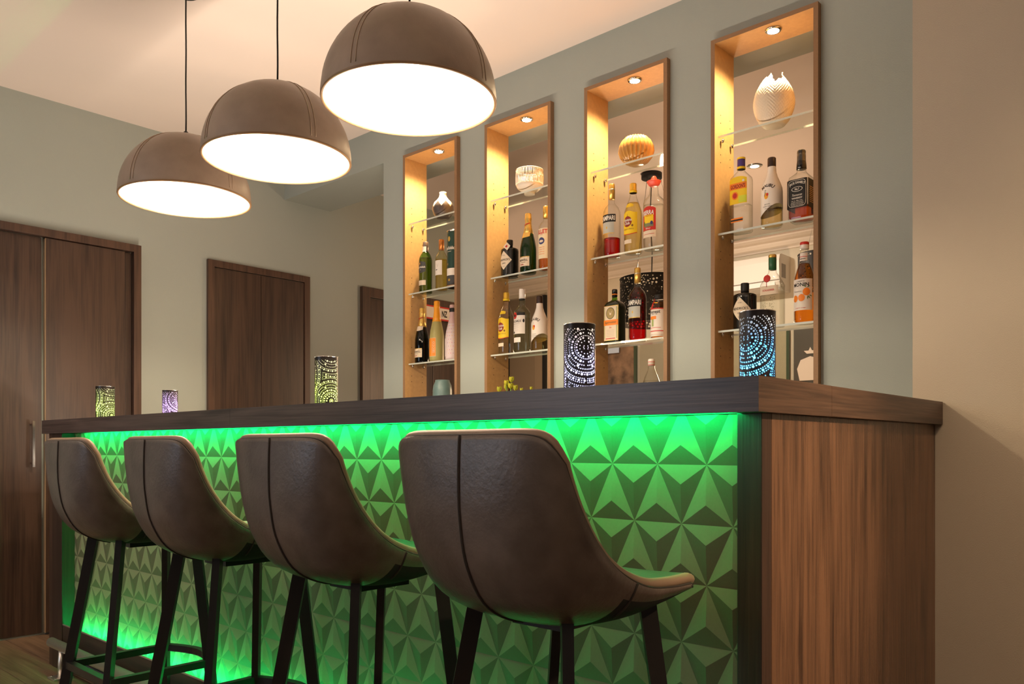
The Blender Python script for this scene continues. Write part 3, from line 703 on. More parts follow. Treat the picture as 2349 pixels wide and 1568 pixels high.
def malibu(x, zb, lb, h=.272, R=.0415):
    b = Bottle('coconut_rum_bottle', lb, x, zb, h, R, [(.9, 0), (1, .025), (1, .50), (.965, .555), (.80, .63), (.55, .72), (.42, .79), (.385, .86), (.36, .95)], [M_GCLEAR, WHITEG])
    me = b.body.data; b.body.data.update()
    for p in me.polygons:
        if p.center.z > .42 * h: p.material_index = 1
    b.patch('painted_sleeve', -PI * R, PI * R, .16, .44, WHITEG, off=.0003, ns=56, nz=10, botf=lambda q: .06 + .075 * math.sin(q * PI + .15) + .02 * math.sin(2 * q * PI))
    b.liquid(0.24, clear('pale_gold_rum', (0.96, 0.88, 0.62), 0.2, (0.6, 0.5, 0.2)))
    c = b.ring('cap', [(.37, .855), (.39, .87), (.39, .985), (.34, 1.0)], CAPBR)
    b.text('MALIBU', 0, .555, .052, .0125, CAPBR, off=.0006, arc=.010, bold=.03)
    e = b.disc('coconut_emblem', -.004, .42, .0085, .0125, pbr('amber_ink', (.78, .36, .02), .5), off=.0006); b.disc('sun', .001, .44, .0045, .006, RED, e, off=.001)
    b.poly('palm', [(-.0115, .42 * h), (-.0095, .42 * h), (-.0075, .49 * h), (-.0088, .49 * h)], INK, e, off=.0012)
    for k in range(5):
        an = 0.5 + k * 0.55; b.poly('palm_leaf', [(-.0081, .492 * h), (-.0081 + .004 * math.cos(an) - .001, .492 * h + .004 * math.sin(an)), (-.0081 + .008 * math.cos(an), .492 * h + .006 * math.sin(an))], INK, e, off=.0012, sub=1)
    for q, (t_, w) in enumerate((('RUM WITH', .022), ('COCONUT FLAVOUR', .038), ('LIQUEUR', .02))): b.text(t_, 0, .30 - q * .03, w, .0042, CAPBR, off=.0006, bold=0)
def jack(x, zb, lb):
    b = Bottle('whiskey_bottle', lb, x, zb, .272, .040, [(.93, 0), (1, .02), (1, .57), (.93, .61), (.62, .66), (.45, .69), (.42, .74), (.40, .95)], M_GCLEAR, sec=(.040, .040, 7))
    b.liquid(.20, L_WHI)
    b.ring('cap', [(.47, .735), (.45, .80), (.38, .88), (.40, .90), (.40, .985), (.35, 1.0)], BLKGLASS)
    l = b.patch('label', -.0375, .0375, .165, .565, INK, off=.0006, nz=3)
    for sx in (-1, 1):
        v = [(sx * .0402, lerp(-.037, .037, i), z * .272) for z in (.165, .565) for i in (0, 1)]
        sl = mesh('side_label', [(sx * .0405, -.036, .165 * .272), (sx * .0405, .036, .165 * .272), (sx * .0405, .036, .565 * .272), (sx * .0405, -.036, .565 * .272)], [(0, 1, 2, 3)], INK, b.t, world=False)
        g_ = []
        for k in range(9):
            z0_ = (.24 + k * .026) * .272; xx = sx * .0412
            g_.append(([(xx, -.024, z0_), (xx, .026, z0_), (xx, .026, z0_ + .0025), (xx, -.024, z0_ + .0025)], [(0, 1, 2, 3)]))
        v, f = join(g_); mesh('side_print', v, f, pbr('tan_ink', (.42, .26, .12), .5), sl, world=False)
    fr = []
    for i in range(40):
        t = 2 * PI * i / 40; cx_, cz_ = math.cos(t), math.sin(t)
        fr.append((.0345 * math.copysign(abs(cx_) ** .35, cx_), -.0008 - .0406, .365 * .272 + .050 * math.copysign(abs(cz_) ** .35, cz_)))
    v, f = tubegeo(fr, .0006, 4, True); mesh('label_border', v, f, WINK, l, world=False)
    b.text("JACK DANIEL'S", 0, .50, .060, .0115, WINK, l, arc=.007, bold=.02)
    b.disc('oval', 0, .425, .0215, .0095, WINK, l, off=.0010, k=24); b.disc('oval', 0, .425, .0195, .0080, INK, l, off=.0013, k=24); b.text('No.7', 0, .425, .017, .008, WINK, l, off=.0017, bold=.02)
    b.text('Tennessee', 0, .345, .040, .0085, WINK, l, slant=.3, bold=0); b.text('WHISKEY', 0, .30, .042, .0065, WINK, l)
    for k, w in enumerate((.044, .046, .05, .046)): b.text('70 CL 40% VOL' if k == 0 else 'distilled and bottled', 0, .263 - k * .021, w, .0038, WINK, l, bold=0)
def hendrick(x, zb, lb, tag_=False):
    b = Bottle('gin_bottle', lb, x, zb, .188, .0455, [(.93, 0), (1, .02), (1, .71), (.96, .745), (.80, .765), (.36, .775), (.33, .80), (.32, .97)], BLKGLASS)
    b.ring('stopper', [(.36, .80), (.34, .85), (.36, .875), (.36, .985), (.33, 1.0)], BLK_CORK)
    h = b.h; l = b.poly('label', [(0, .165 * h), (.044, .42 * h), (0, .675 * h), (-.044, .42 * h)], CREAMP, off=.0006, sub=6)
    for k in range(1): pass
    b.text("HENDRICK'S", 0, .435, .066, .0105, INK, l, bold=.005); b.text('GIN', 0, .34, .020, .0065, INK, l, bold=0); b.text('EST 1886', 0, .555, .016, .003, INK, l, bold=0); b.text('DISTILLED', 0, .255, .014, .003, INK, l, bold=0)
    if tag_:
        tg = mesh('neck_tag', [(.000, -.049, .775 * h), (.028, -.050, .66 * h), (.046, -.046, .77 * h), (.020, -.044, .89 * h)], [(0, 1, 2, 3)], CREAMP, b.t, world=False)
        mesh('tag_print', [(.014, -.0505, .765 * h), (.024, -.0505, .735 * h), (.030, -.0495, .775 * h), (.020, -.0485, .81 * h)], [(0, 1, 2, 3)], RED, tg, world=False)
BLK_CORK = pbr('black_stopper', (.012, .011, .010), .5)
def schlad(x, zb, lb):
    b = Bottle('fruit_brandy_bottle', lb, x, zb, .284, .041, [(.93, 0), (1, .02), (1, .57), (.93, .60), (.62, .70), (.40, .75), (.36, .78), (.34, .97)], M_GCLEAR, sec=(.041, .036, 5), rot=.0)
    b.liquid(.56, L_CLR)
    c = b.ring('capsule', [(.37, .79), (.37, .945), (.36, .955)], pbr('green_capsule', (.03, .13, .05), .35)); b.ring('cap_top', [(.37, .955), (.37, .99), (.33, 1.0)], GOLDP, c)
    l = b.patch('label', -.037, .037, .435, .555, CREAMP, off=.0006); b.text('SCHLADERER', 0, .495, .048, .0075, RED, l)
    v, f = lathegeo([(.0125, -.0015), (.0145, .0), (.0125, .0015)], 16); sl = mesh('wax_seal', [(q[0] - .006, -.036 + q[2], .655 * .284 + q[1]) for q in v], f, RED, b.t, True, world=False)
    b.patch('ribbon', -.009, -.006, .54, .62, MAROON, sl, off=.001)
    ps = []
    for k in range(70):
        a_, zz = random.uniform(-.026, .026), random.uniform(.20, .40); ps.append((b.M(a_, zz * b.h, .0004), random.uniform(.0012, .0028)))
    g_ = []
    for (px_, py_, pz_), rr in ps:
        v, f = lathegeo([(rr, 0), (rr * .7, rr * .5)], 6); g_.append(([(px_ + q[0], py_ - q[2], pz_ + q[1]) for q in v], f))
    v, f = join(g_); mesh('embossing', v, f, M_GCLEAR, b.t, True, world=False)
    b.patch('lower_label', -.034, .034, .05, .14, CREAMP, off=.0006)
def monin(x, zb, lb):
    b = Bottle('syrup_bottle', lb, x, zb, .311, .0385, [(.9, 0), (1, .02), (1, .52), (.97, .57), (.72, .67), (.48, .75), (.42, .80), (.40, .92)], M_GCLEAR)
    b.liquid(.735, L_AMB)
    c = b.ring('cap', [(.43, .915), (.43, .985), (.40, 1.0)], WHITEG); b.ring('cap_top', [(.435, .965), (.435, .995), (.38, 1.002)], RED, c)
    nl = b.patch('neck_label', -.017, .017, .765, .865, PAPER, off=.0008); b.patch('neck_stripe', -.017, .017, .815, .822, RED, nl, off=.0012); b.text('MONIN', 0, .79, .02, .005, INK, nl, off=.0014)
    l = b.patch('label', -.046, .046, .155, .535, PAPER, off=.0006, ns=20)
    b.text('LE SIROP DE', 0, .505, .030, .0045, INK, l, bold=0); b.text('MONIN', 0, .465, .062, .014, INK, l, bold=.02); b.text('Clementine', -.012, .385, .034, .006, pbr('grey_ink', (.35, .30, .26), .6), l, bold=0)
    for a_, z, rr in ((.022, .375, .0135), (.004, .305, .0125), (-.022, .300, .012)): b.disc('orange_print', a_, z, rr, rr * 1.1, ORA, l, off=.0011, k=18)
    for a_, z, an in ((.022, .425, .5), (.022, .425, 2.4), (.026, .33, -.9), (.026, .33, -1.6), (.03, .335, -.3)):
        z *= b.h; dx, dz = math.cos(an), math.sin(an)
        b.poly('leaf_print', [(a_, z), (a_ + .008 * dx - .002 * dz, z + .008 * dz + .002 * dx), (a_ + .016 * dx, z + .016 * dz), (a_ + .008 * dx + .002 * dz, z + .008 * dz - .002 * dx)], GREENI, l, off=.0016, sub=1)
    b.text('syrup', 0, .18, .04, .004, RED, l, bold=0)
def campari(x, zb, lb, fill, h=.335, label_dark=True):
    b = Bottle('red_bitter_bottle', lb, x, zb, h, .0395, [(.92, 0), (1, .02), (1, .575), (.96, .62), (.78, .675), (.48, .715), (.36, .74), (.33, .80), (.33, .97)], M_GCLEAR)
    b.liquid(fill, L_RED)
    c = b.ring('cap', [(.36, .795), (.36, .985), (.33, 1.0)], GOLDP); b.ring('cap_ring', [(.372, .915), (.372, .930)], pbr('silver_ring', (.7, .65, .55), .3, .8), c)
    l = b.patch('label', -.034, .034, .315, .465, GREY, off=.0006); b.disc('crest', 0, .385, .0035, .006, GOLDP, l, off=.001)
    n_ = b.patch('name_band', -.042, .042, .462, .565, INK, off=.0008, ns=18); b.text('CAMPARI', 0, .515, .076, .022, WINK, n_, off=.0014, bold=.035)
    b.patch('label_edge', -.034, .034, .305, .315, GOLDP, l, off=.0008)
    b.text('CAMPARI', 0, .17, .045, .008, M_GCLEAR, off=.0008, bold=.01)
def havana(x, zb, lb, liq, h=.312):
    b = Bottle('rum_bottle', lb, x, zb, h, .0405, [(.92, 0), (1, .02), (1, .55), (.96, .60), (.70, .70), (.45, .78), (.37, .82), (.35, .86), (.35, .97)], M_GCLEAR)
    b.liquid(.72, liq)
    c = b.ring('cap', [(.41, .865), (.41, .90), (.37, .905), (.38, .985), (.35, 1.0)], pbr('golden_cap', (.80, .50, .06), .35, .4)); b.ring('cap_band', [(.42, .865), (.42, .90)], YEL, c)
    b.patch('neck_label', -.020, .020, .645, .70, YEL, off=.0006, topf=lambda q: -.02 * q * q)
    l = b.patch('label', -.042, .042, .27, .575, YEL, off=.0006, ns=20, topf=lambda q: .012 * math.cos(q * 4), botf=lambda q: -.022 * math.cos(q * 1.6))
    b.disc('red_disc', -.004, .435, .0215, .0235, pbr('dark_red_ink', (.26, .03, .015), .5), l, off=.0010, k=24)
    b.text('Havana', -.004, .460, .044, .0125, WINK, l, off=.0015, bold=.02); b.text('Club', -.006, .412, .030, .0125, WINK, l, off=.0015, bold=.02)
    b.disc('seal', .020, .375, .0045, .0055, pbr('brown_ink', (.25, .12, .02), .5), l, off=.0010); b.text('ANEJO 3 ANOS', 0, .325, .052, .008, pbr('brown_ink', (.25, .12, .02), .5), l, off=.0014, bold=0)
    b.patch('label_hem', -.040, .040, .268, .278, RED, l, off=.0010, topf=lambda q: -.020 * math.cos(q * 1.6), botf=lambda q: -.020 * math.cos(q * 1.6))
    b.poly('spire', [(-.0055, .508 * h), (-.0025, .508 * h), (-.004, .555 * h)], pbr('brown_ink', (.25, .12, .02), .5), l, off=.0012, sub=1)
    b.patch('small_label', -.026, .016, .125, .180, CREAMP, off=.0006)
def sierra(x, zb, lb):
    b = Bottle('tequila_bottle', lb, x, zb, .322, .0465, [(.9, 0), (.96, .02), (1, .12), (.98, .50), (1, .62), (.93, .67), (.55, .72), (.44, .76), (.40, .84), (.30, .88)], M_GCLEAR)
    b.liquid(.60, L_CLR)
    salm = pbr('red_plastic_hat', (.85, .12, .08), .35)
    c = b.ring('hat_cap', [(.34, .86), (.50, .875), (.66, .915), (.69, .925), (.66, .928), (.48, .905), (.33, .912), (.30, .96), (.22, .985), (.1, 1.0)], salm)
    l = b.patch('label', -.034, .034, .24, .53, RED, off=.0006, ns=18, topf=lambda q: .03 * (1 - q * q))
    b.text('SIERRA', -.002, .475, .058, .019, WINK, l, off=.0015, bold=.03, arc=.003); b.text('TEQUILA', 0, .43, .03, .005, RED, l, off=.0016)
    b.patch('sunset', -.022, .024, .31, .445, YEL, l, off=.0011); b.patch('hill', -.022, .024, .285, .335, pbr('olive_ink', (.20, .20, .10), .5), l, off=.0013)
    b.disc('cactus', -.020, .33, .004, .010, GREENI, l, off=.0016); b.disc('figure', .016, .335, .006, .008, BLUE, l, off=.0016); b.text('Silver', 0, .265, .024, .007, WINK, l, off=.0016)
    b.patch('lower_label', -.034, .034, .145, .235, CREAMP, off=.0006); b.patch('lower_print', -.028, .028, .185, .190, RED, off=.001)
def jaeger(x, zb, lb):
    b = Bottle('herbal_liqueur_bottle', lb, x, zb, .246, .044, [(.94, 0), (1, .015), (1, .66), (.96, .71), (.80, .755), (.42, .79), (.28, .81), (.26, .86), (.25, .97)], [pbr('dark_green_glass', (.010, .016, .005), .08, spec=.7), M_GGREEN], sec=(.044, .033, 5))
    for p in b.body.data.polygons:
        if p.center.z > .785 * .246: p.material_index = 1
    c = b.ring('cap', [(.285, .855), (.285, .985), (.26, 1.0)], BLKGLASS); b.ring('cap_band', [(.29, .895), (.29, .915)], ORA, c)
    l = b.patch('label', -.039, .039, .045, .685, GOLDP, off=.0005, nz=8); p = b.patch('label_paper', -.037, .037, .055, .675, CREAMP, l, off=.0008, nz=8)
    for sx in (-1, 1): b.patch('border_print', sx * .033 - .002, sx * .033 + .002, .08, .66, pbr('olive_border_ink', (.35, .36, .12), .5), l, off=.0011)
    b.disc('crest_disc', 0, .545, .0235, .0265, pbr('dark_olive_ink', (.10, .09, .03), .5), l, off=.0011, k=26); b.disc('crest_disc', 0, .545, .0205, .0235, pbr('gold_brown_ink', (.38, .28, .10), .5), l, off=.0014, k=26)
    b.poly('stag_head', [(-.004, .515 * .246), (.004, .515 * .246), (.006, .55 * .246), (-.006, .55 * .246)], CREAMP, l, off=.0018)
    for sx in (-1, 1):
        for k, (dx, dz) in enumerate(((.010, .05), (.014, .035), (.006, .055))):
            b.poly('antler', [(sx * .003, .55 * .246), (sx * (.003 + .0015), .552 * .246), (sx * (.003 + dx), (.55 + dz) * .246)], CREAMP, l, off=.0018, sub=1)
    b.patch('name_band', -.039, .039, .325, .425, ORA, l, off=.0014); b.text('Jägermeister', 0, .375, .064, .013, pbr('dark_olive_ink', (.10, .09, .03), .5), l, off=.0019, bold=.01)
    b.text('56', 0, .285, .012, .008, RED, l, off=.0016)
    for k in range(5): b.text('selected herbs and roots', 0, .24 - k * .028, .044, .0035, pbr('grey_ink', (.35, .30, .26), .6), l, off=.0014, bold=0)
    b.patch('foot_band', -.026, .026, .075, .09, RED, l, off=.0012)
def honest(x, zb, lb):
    b = Bottle('iced_tea_bottle', lb, x, zb, .192, .036, [(.9, 0), (1, .03), (1, .66), (.93, .74), (.65, .84), (.55, .88), (.53, .97)], M_GCLEAR)
    b.liquid(.82, L_AMB); b.ring('cap', [(.58, .90), (.58, .985), (.52, 1.0)], INK)
    l = b.patch('label', -.040, .040, .09, .68, PAPER, off=.0006, ns=18)
    for z0, z1 in ((.655, .68), (.155, .175)): b.patch('label_stripe', -.040, .040, z0, z1, RED, l, off=.001)
    b.text('honest', 0, .60, .050, .014, INK, l, bold=.02); b.text('BIO TEE', 0, .545, .026, .005, INK, l, bold=0)
    b.patch('print_block', -.026, .008, .43, .50, ORA, l, off=.001); b.patch('print_block', -.016, -.004, .27, .43, pbr('leaf_green_pale', (.35, .42, .15), .5), l, off=.001)
    b.patch('print_line', -.030, .028, .235, .245, RED, l, off=.001); b.patch('foot_strip', -.040, .040, .045, .085, PAPER, off=.0006)
    b.patch('seal_strip', -.022, -.010, .68, .95, RED, off=.0012)
def sekt(x, zb, lb, h, glass, foil, kind):
    b = Bottle('sparkling_wine_bottle', lb, x, zb, h, .0405, [(.92, 0), (1, .02), (1, .36), (.98, .43), (.86, .53), (.62, .66), (.44, .76), (.37, .83), (.36, .90), (.37, .97)], glass)
    fl_ = b.ring('foil', [(.64, .655), (.46, .76), (.395, .83), (.39, .885), (.43, .895), (.43, .925), (.39, .935), (.41, .975), (.36, .995), (.2, 1.0)], foil)
    if kind == 'henkell':
        nb = b.patch('neck_band', -.028, .028, .60, .665, CREAMP if h > .305 else GOLD, off=.0010, botf=lambda q: .02 * q * q - .02)
        l = b.patch('label', -.034, .034, .105, .255, CREAMP, off=.0006); b.text('HENKELL', 0, .205, .052, .010, INK, l, bold=.01); b.text('TROCKEN', 0, .165, .024, .004, INK, l, bold=0); b.patch('label_mark', -.016, .004, .125, .137, MAROON, l, off=.001); b.patch('label_edge', -.034, .034, .255, .265, GOLD, l, off=.0008)
        b.patch('foil_ribbon', -.018, .018, .80, .815, RED, fl_, off=.0035, topf=lambda q: .02 * q, botf=lambda q: .02 * q)
    if kind == 'orange':
        l = b.patch('label', -.044, .028, .085, .385, CREAMP, off=.0006); b.patch('label_print', -.043, .027, .09, .38, pbr('orange_label_print', (.88, .30, .03), .5), l, off=.0009); b.text('SECCO', .016, .235, .062, .012, CREAMP, l, off=.0014, vert=True, bold=0); b.patch('label_line', .004, .0052, .10, .37, CREAMP, l, off=.0013)
    if kind == 'pink':
        b.ring('wire_band', [(.44, .865), (.45, .92), (.42, .935)], INK, fl_)
        b.patch('label', -.055, -.010, .07, .39, pbr('white_pink_label', (.80, .70, .70), .5), off=.0006)
        cs = [pbr('pink_spot', (.70, .18, .32), .5), pbr('mauve_spot', (.42, .25, .36), .5), pbr('golden_spot', (.75, .52, .15), .5)]
        for k in range(7):
            for j in range(9):
                zz = .12 + j * .062; aa = .004 + k * .013 - .02 + (j % 2) * .006
                if zz > .4 or aa > 0: b.disc('printed_spot', aa * (1 if zz < .45 else .7), zz, .0022, .0026, cs[(k + j) % 3], off=.0007, k=7)
def lillet(x, zb, lb):
    b = Bottle('aperitif_bottle', lb, x, zb, .312, .0375, [(.92, 0), (1, .02), (1, .63), (.94, .68), (.70, .73), (.45, .76), (.36, .79), (.35, .97)], M_GCLEAR)
    b.liquid(.30, L_AMB); b.ring('cap', [(.40, .815), (.40, .985), (.36, 1.0)], GOLDP)
    l = b.patch('label', -.044, .044, .165, .635, pbr('cream_aperitif_label', (.80, .70, .48), .6), off=.0006, ns=18); b.text('LILLET', 0, .585, .064, .020, RED, l, bold=.03); b.text('BLANC', 0, .54, .02, .005, RED, l, bold=0)
    b.disc('vignette', 0, .44, .018, .017, BLUE, l, off=.001, k=18); b.disc('vignette', 0, .435, .012, .006, CREAMP, l, off=.0014)
    for k in range(4): b.text('APERITIF', 0, .34 - k * .035, .036, .005, ORA, l, bold=0)
def bacardi(x, zb, lb):
    b = Bottle('white_rum_bottle', lb, x, zb, .322, .0415, [(.92, 0), (1, .02), (1, .60), (.95, .65), (.72, .69), (.46, .72), (.37, .75), (.35, .83), (.35, .97)], clear('pale_green_glass', (.86, .92, .83), .9, (.28, .40, .24)))
    b.liquid(.55, L_CLR); c = b.ring('cap', [(.385, .845), (.385, .985), (.36, 1.0)], WHITEG); b.ring('cap_band', [(.39, .825), (.39, .845)], INK, c)
    l = b.patch('label', -.044, .044, .29, .575, PAPER, off=.0006, ns=18); b.patch('top_band', .002, .044, .575, .62, INK, off=.0007)
    e = b.disc('red_emblem', -.012, .575, .0135, .0175, RED, off=.0012, k=20); b.disc('bat_mark', -.012, .575, .007, .007, INK, e, off=.0016)
    b.text('BACARDÍ', -.004, .49, .058, .015, INK, l, bold=.015); b.text('CARTA BLANCA', -.004, .445, .045, .005, pbr('grey_ink', (.35, .30, .26), .6), l, bold=0)
    for k in range(3): b.text('superior white rum', -.010, .41 - k * .03, .042, .004, pbr('grey_ink', (.35, .30, .26), .6), l, bold=0)
    b.disc('crest', .037, .49, .005, .009, INK, l, off=.001); b.disc('bat_mark', -.020, .315, .007, .006, INK, l, off=.001)
    b.patch('small_label', -.024, .022, .16, .235, PAPER, off=.0006)
def glen(x, zb, lb):
    b = Bottle('malt_whisky_bottle', lb, x, zb, .288, .0375, [(.92, 0), (1, .02), (1, .64), (.95, .68), (.72, .75), (.50, .79), (.42, .81), (.40, .97)], M_GGREEN)
    b.liquid(.68, L_GRN)
    c = b.ring('capsule', [(.43, .80), (.43, .985), (.40, 1.0)], pbr('silver_brown_capsule', (.32, .24, .19), .3, .6)); b.patch('neck_label', -.016, .016, .80, .90, PAPER, c, off=.0025)
    DG = pbr('charcoal_label', (.055, .055, .055), .5)
    l = b.poly('label', [(-.030, .40 * .288), (0, .375 * .288), (.030, .40 * .288), (.034, .49 * .288), (.030, .58 * .288), (0, .605 * .288), (-.030, .58 * .288), (-.034, .49 * .288)], DG, off=.0006, sub=3)
    b.text('Glenfiddich', 0, .49, .058, .011, WINK, l, bold=.015); b.text('12', 0, .44, .008, .005, WINK, l, bold=0); b.disc('stag', -.006, .56, .004, .006, GOLDP, l, off=.0012); b.patch('lower_label', -.030, .032, .14, .235, CREAMP, off=.0006)
def wine(x, zb, lb):
    b = Bottle('white_wine_bottle', lb, x, zb, .278, .0335, [(.9, 0), (1, .02), (1, .62), (.95, .66), (.72, .72), (.46, .77), (.40, .80), (.39, .97)], clear('straw_glass', (.93, .90, .70), .9, (.45, .36, .10)))
    b.liquid(.60, L_YEL); b.ring('capsule', [(.44, .80), (.43, .985), (.40, 1.0)], pbr('copper_capsule', (.60, .20, .04), .3, .5))
    l = b.patch('label', -.030, .030, .285, .575, PAPER, off=.0006); b.poly('bird_print', [(-.012, .385 * .278), (0, .38 * .278), (.004, .40 * .278), (-.010, .40 * .278)], INK, l); b.text('V', .004, .47, .014, .022, pbr('pale_grey_ink', (.60, .55, .48), .6), l, bold=0)
def tube(x, zb, lb):
    GT = pbr('dark_green_card', (.012, .045, .035), .4)
    b = Bottle('whisky_gift_tube', lb, x, zb, .306, .0425, [(1, 0), (1, .98)], GT, cat='gift tube', body='tube_wall')
    b.ring('tin_rim', [(1.02, .975), (1.03, .99), (1.0, 1.0)], M_STEEL); b.ring('tin_base', [(1.02, 0), (1.02, .03)], pbr('copper_rim', (.60, .35, .2), .3, .8))
    l = b.patch('white_band', -.09, .09, .20, .325, PAPER, off=.0006, ns=26); b.patch('dark_band', -.09, .09, .035, .20, pbr('charcoal_label', (.055, .055, .055), .5), off=.0005, ns=26)
    b.text('Glenfiddich', 0, .68, .080, .018, WINK, off=.001, bold=.02); b.text('SINGLE MALT', 0, .62, .03, .005, WINK, off=.001, bold=0); b.disc('stag', 0, .84, .008, .014, GOLDP, off=.001); b.text('12', -.012, .40, .012, .010, GOLDP, off=.001); b.disc('crest', 0, .12, .008, .007, GOLDP, off=.001)

gordon(-1.531, S2, 'clear gin bottle with yellow label and purple cap')
malibu(-1.402, S2, 'white rum bottle with brown cap between the yellow-labelled gin and the black-labelled whiskey')
jack(-1.283, S2, 'square whiskey bottle with black label and black cap ' + WH[3])
hendrick(-1.515, S3, 'squat black gin bottle with diamond label beside the blue lantern')
schlad(-1.399, S3, 'clear brandy bottle with green capsule and red wax seal behind the blue lantern')
monin(-1.271, S3, 'amber syrup bottle with red cap and printed oranges ' + WH[3])
campari(-2.166, S2, 'nearly empty red bitter bottle with gold cap', .255)
havana(-2.050, S2, 'yellow-labelled rum bottle between the red bitter and the tequila with a red hat cap', L_YEL, .312)
sierra(-1.942, S2, 'clear tequila bottle with a red sombrero cap')
jaeger(-2.150, S3, 'dark green rectangular herbal liqueur bottle with orange band on its label')
campari(-2.027, S3, 'full red bitter bottle with gold cap beside the dark green herbal liqueur', .73, .325)
honest(-1.916, S3, 'small amber tea bottle with white and red label ' + WH[2])
hendrick(-2.797, S2, 'squat black gin bottle with diamond label and paper neck tag', True)
sekt(-2.672, S2, 'green sparkling wine bottle with gold foil ' + WH[1], .300, clear('sekt_green_glass', (.03, .22, .02), .9, (.004, .02, .003)), GOLD, 'henkell')
lillet(-2.556, S2, 'aperitif bottle with cream label beside the green sparkling wine')
havana(-2.821, S3, 'yellow-labelled rum bottle beside the white-capped rum ' + WH[1], L_CLR, .317)
bacardi(-2.713, S3, 'clear rum bottle with white cap and red round emblem')
malibu(-2.598, S3, 'white rum bottle with brown cap beside the white-capped clear rum')
glen(-3.438, S2, 'green whisky bottle with charcoal label ' + WH[0])
wine(-3.307, S2, 'pale yellow wine bottle with copper capsule ' + WH[0])
tube(-3.2005, S2, 'dark green whisky gift tube with white band ' + WH[0])
sekt(-3.468, S3, 'dark sparkling wine bottle with gold foil ' + WH[0], .313, clear('sekt_dark_glass', (.012, .05, .008), .9, (.002, .006, .002)), GOLD, 'henkell')
sekt(-3.345, S3, 'frosted yellow sparkling wine bottle with orange foil and orange label', .339, pbr('frosted_yellow_glass', (.40, .36, .13), .35), pbr('orange_foil', (.90, .36, .02), .35), 'orange')
sekt(-3.2185, S3, 'pink and white sparkling wine bottle with printed spots and cork-coloured top', .303, pbr('pink_white_glass', (.74, .62, .62), .25), pbr('pink_foil', (.62, .42, .40), .4), 'pink')
b = Bottle('carafe_bottle', 'clear bottle with white and red cap standing low ' + WH[2], -1.955, NBOT + .025, .315, .040, [(.92, 0), (1, .02), (1, .60), (.96, .66), (.70, .76), (.46, .83), (.36, .88), (.34, .97)], M_GCLEAR)
c = b.ring('cap', [(.37, .905), (.37, .985), (.34, 1.0)], WHITEG); b.ring('cap_line', [(.375, .955), (.375, .962)], RED, c); b.ring('cap_line', [(.375, .912), (.375, .919)], RED, c); b.liquid(.70, L_CLR)

# ================================================================== VASES
T1 = SHZ[0] + 0.004
def lathed(name, label, x, z, prof, mat, n=48, sec=None, y=3.05, cat='vase', capt=False):
    t = thing(name, label, cat, (x, y, z), 0, None)
    v, f = lathegeo(prof, n, sec, capb=True, capt=capt); o = mesh('vessel', v, f, mat, t, True, world=False); return t, o
# vase with white zigzag collar
m, nt, p = nodes_of('grey_vase_white_zigzag'); tc = nt.nodes.new('ShaderNodeTexCoord'); sp = nt.nodes.new('ShaderNodeSeparateXYZ'); nt.links.new(tc.outputs['Object'], sp.inputs[0])
def mnode(op, a_, b_=None):
    n_ = nt.nodes.new('ShaderNodeMath'); n_.operation = op
    for i, q in enumerate((a_, b_)):
        if q is None: continue
        if isinstance(q, (int, float)): n_.inputs[i].default_value = q
        else: nt.links.new(q, n_.inputs[i])
    return n_.outputs[0]
ang = mnode('ARCTAN2', sp.outputs[1], sp.outputs[0]); tri = mnode('PINGPONG', mnode('MULTIPLY', ang, 7 / PI), 1.0)
edge = mnode('GREATER_THAN', sp.outputs[2], mnode('ADD', mnode('MULTIPLY', tri, 0.036), 0.056))
mx = nt.nodes.new('ShaderNodeMix'); mx.data_type = 'RGBA'; nt.links.new(edge, mx.inputs[0]); mx.inputs[6].default_value = (0.085, 0.068, 0.062, 1); mx.inputs[7].default_value = (0.85, 0.80, 0.72, 1)
nt.links.new(mx.outputs[2], p.inputs['Base Color']); p.inputs['Roughness'].default_value = 0.4; MATS['zigzag'] = m
lathed('zigzag_vase', 'grey round vase with white zigzag neck on the top shelf of the first niche', -3.300, T1, [(.030, 0), (.036, .003), (.052, .025), (.059, .048), (.058, .066), (.048, .088), (.032, .104), (.022, .118), (.019, .134), (.020, .144), (.015, .144), (.014, .12)], m)
# slatted bowl
WB = pbr('white_ceramic', (.80, .72, .60), .4)
t, o = lathed('slatted_bowl', 'white footed bowl with slatted sides on the top shelf of the second niche', -2.668, T1, [(.026, 0), (.027, .006), (.027, .012), (.045, .020), (.062, .034), (.0685, .050), (.0655, .050), (.058, .037), (.042, .025), (.0, .022)], WB, cat='bowl')
def ringtube(nm, r_, z_, tr, par, mat):
    v, f = tubegeo([(r_ * math.sin(2 * PI * k / 60), -r_ * math.cos(2 * PI * k / 60), z_) for k in range(60)], tr, 8, True); return mesh(nm, v, f, mat, par, True, world=False)
ringtube('waist_ring', .0685, .084, .0018, t, WB); tr_ = ringtube('top_ring', .0655, .119, .0035, t, WB)
g_ = []
for k in range(58):
    th = 2 * PI * k / 58 + random.uniform(-.012, .012); d = random.uniform(-.02, .02)
    g_.append(tubegeo([(.067 * math.sin(th + d * s_), -.067 * math.cos(th + d * s_) , z_) for s_, z_ in ((0, .049),)] + [(.0690 * math.sin(th + d), -.0690 * math.cos(th + d), .082), (.0655 * math.sin(th), -.0655 * math.cos(th), .118)], .0024, 6))
v, f = join(g_); sl = mesh('slats', v, f, WB, t, True, world=False); sl['kind'] = 'stuff'
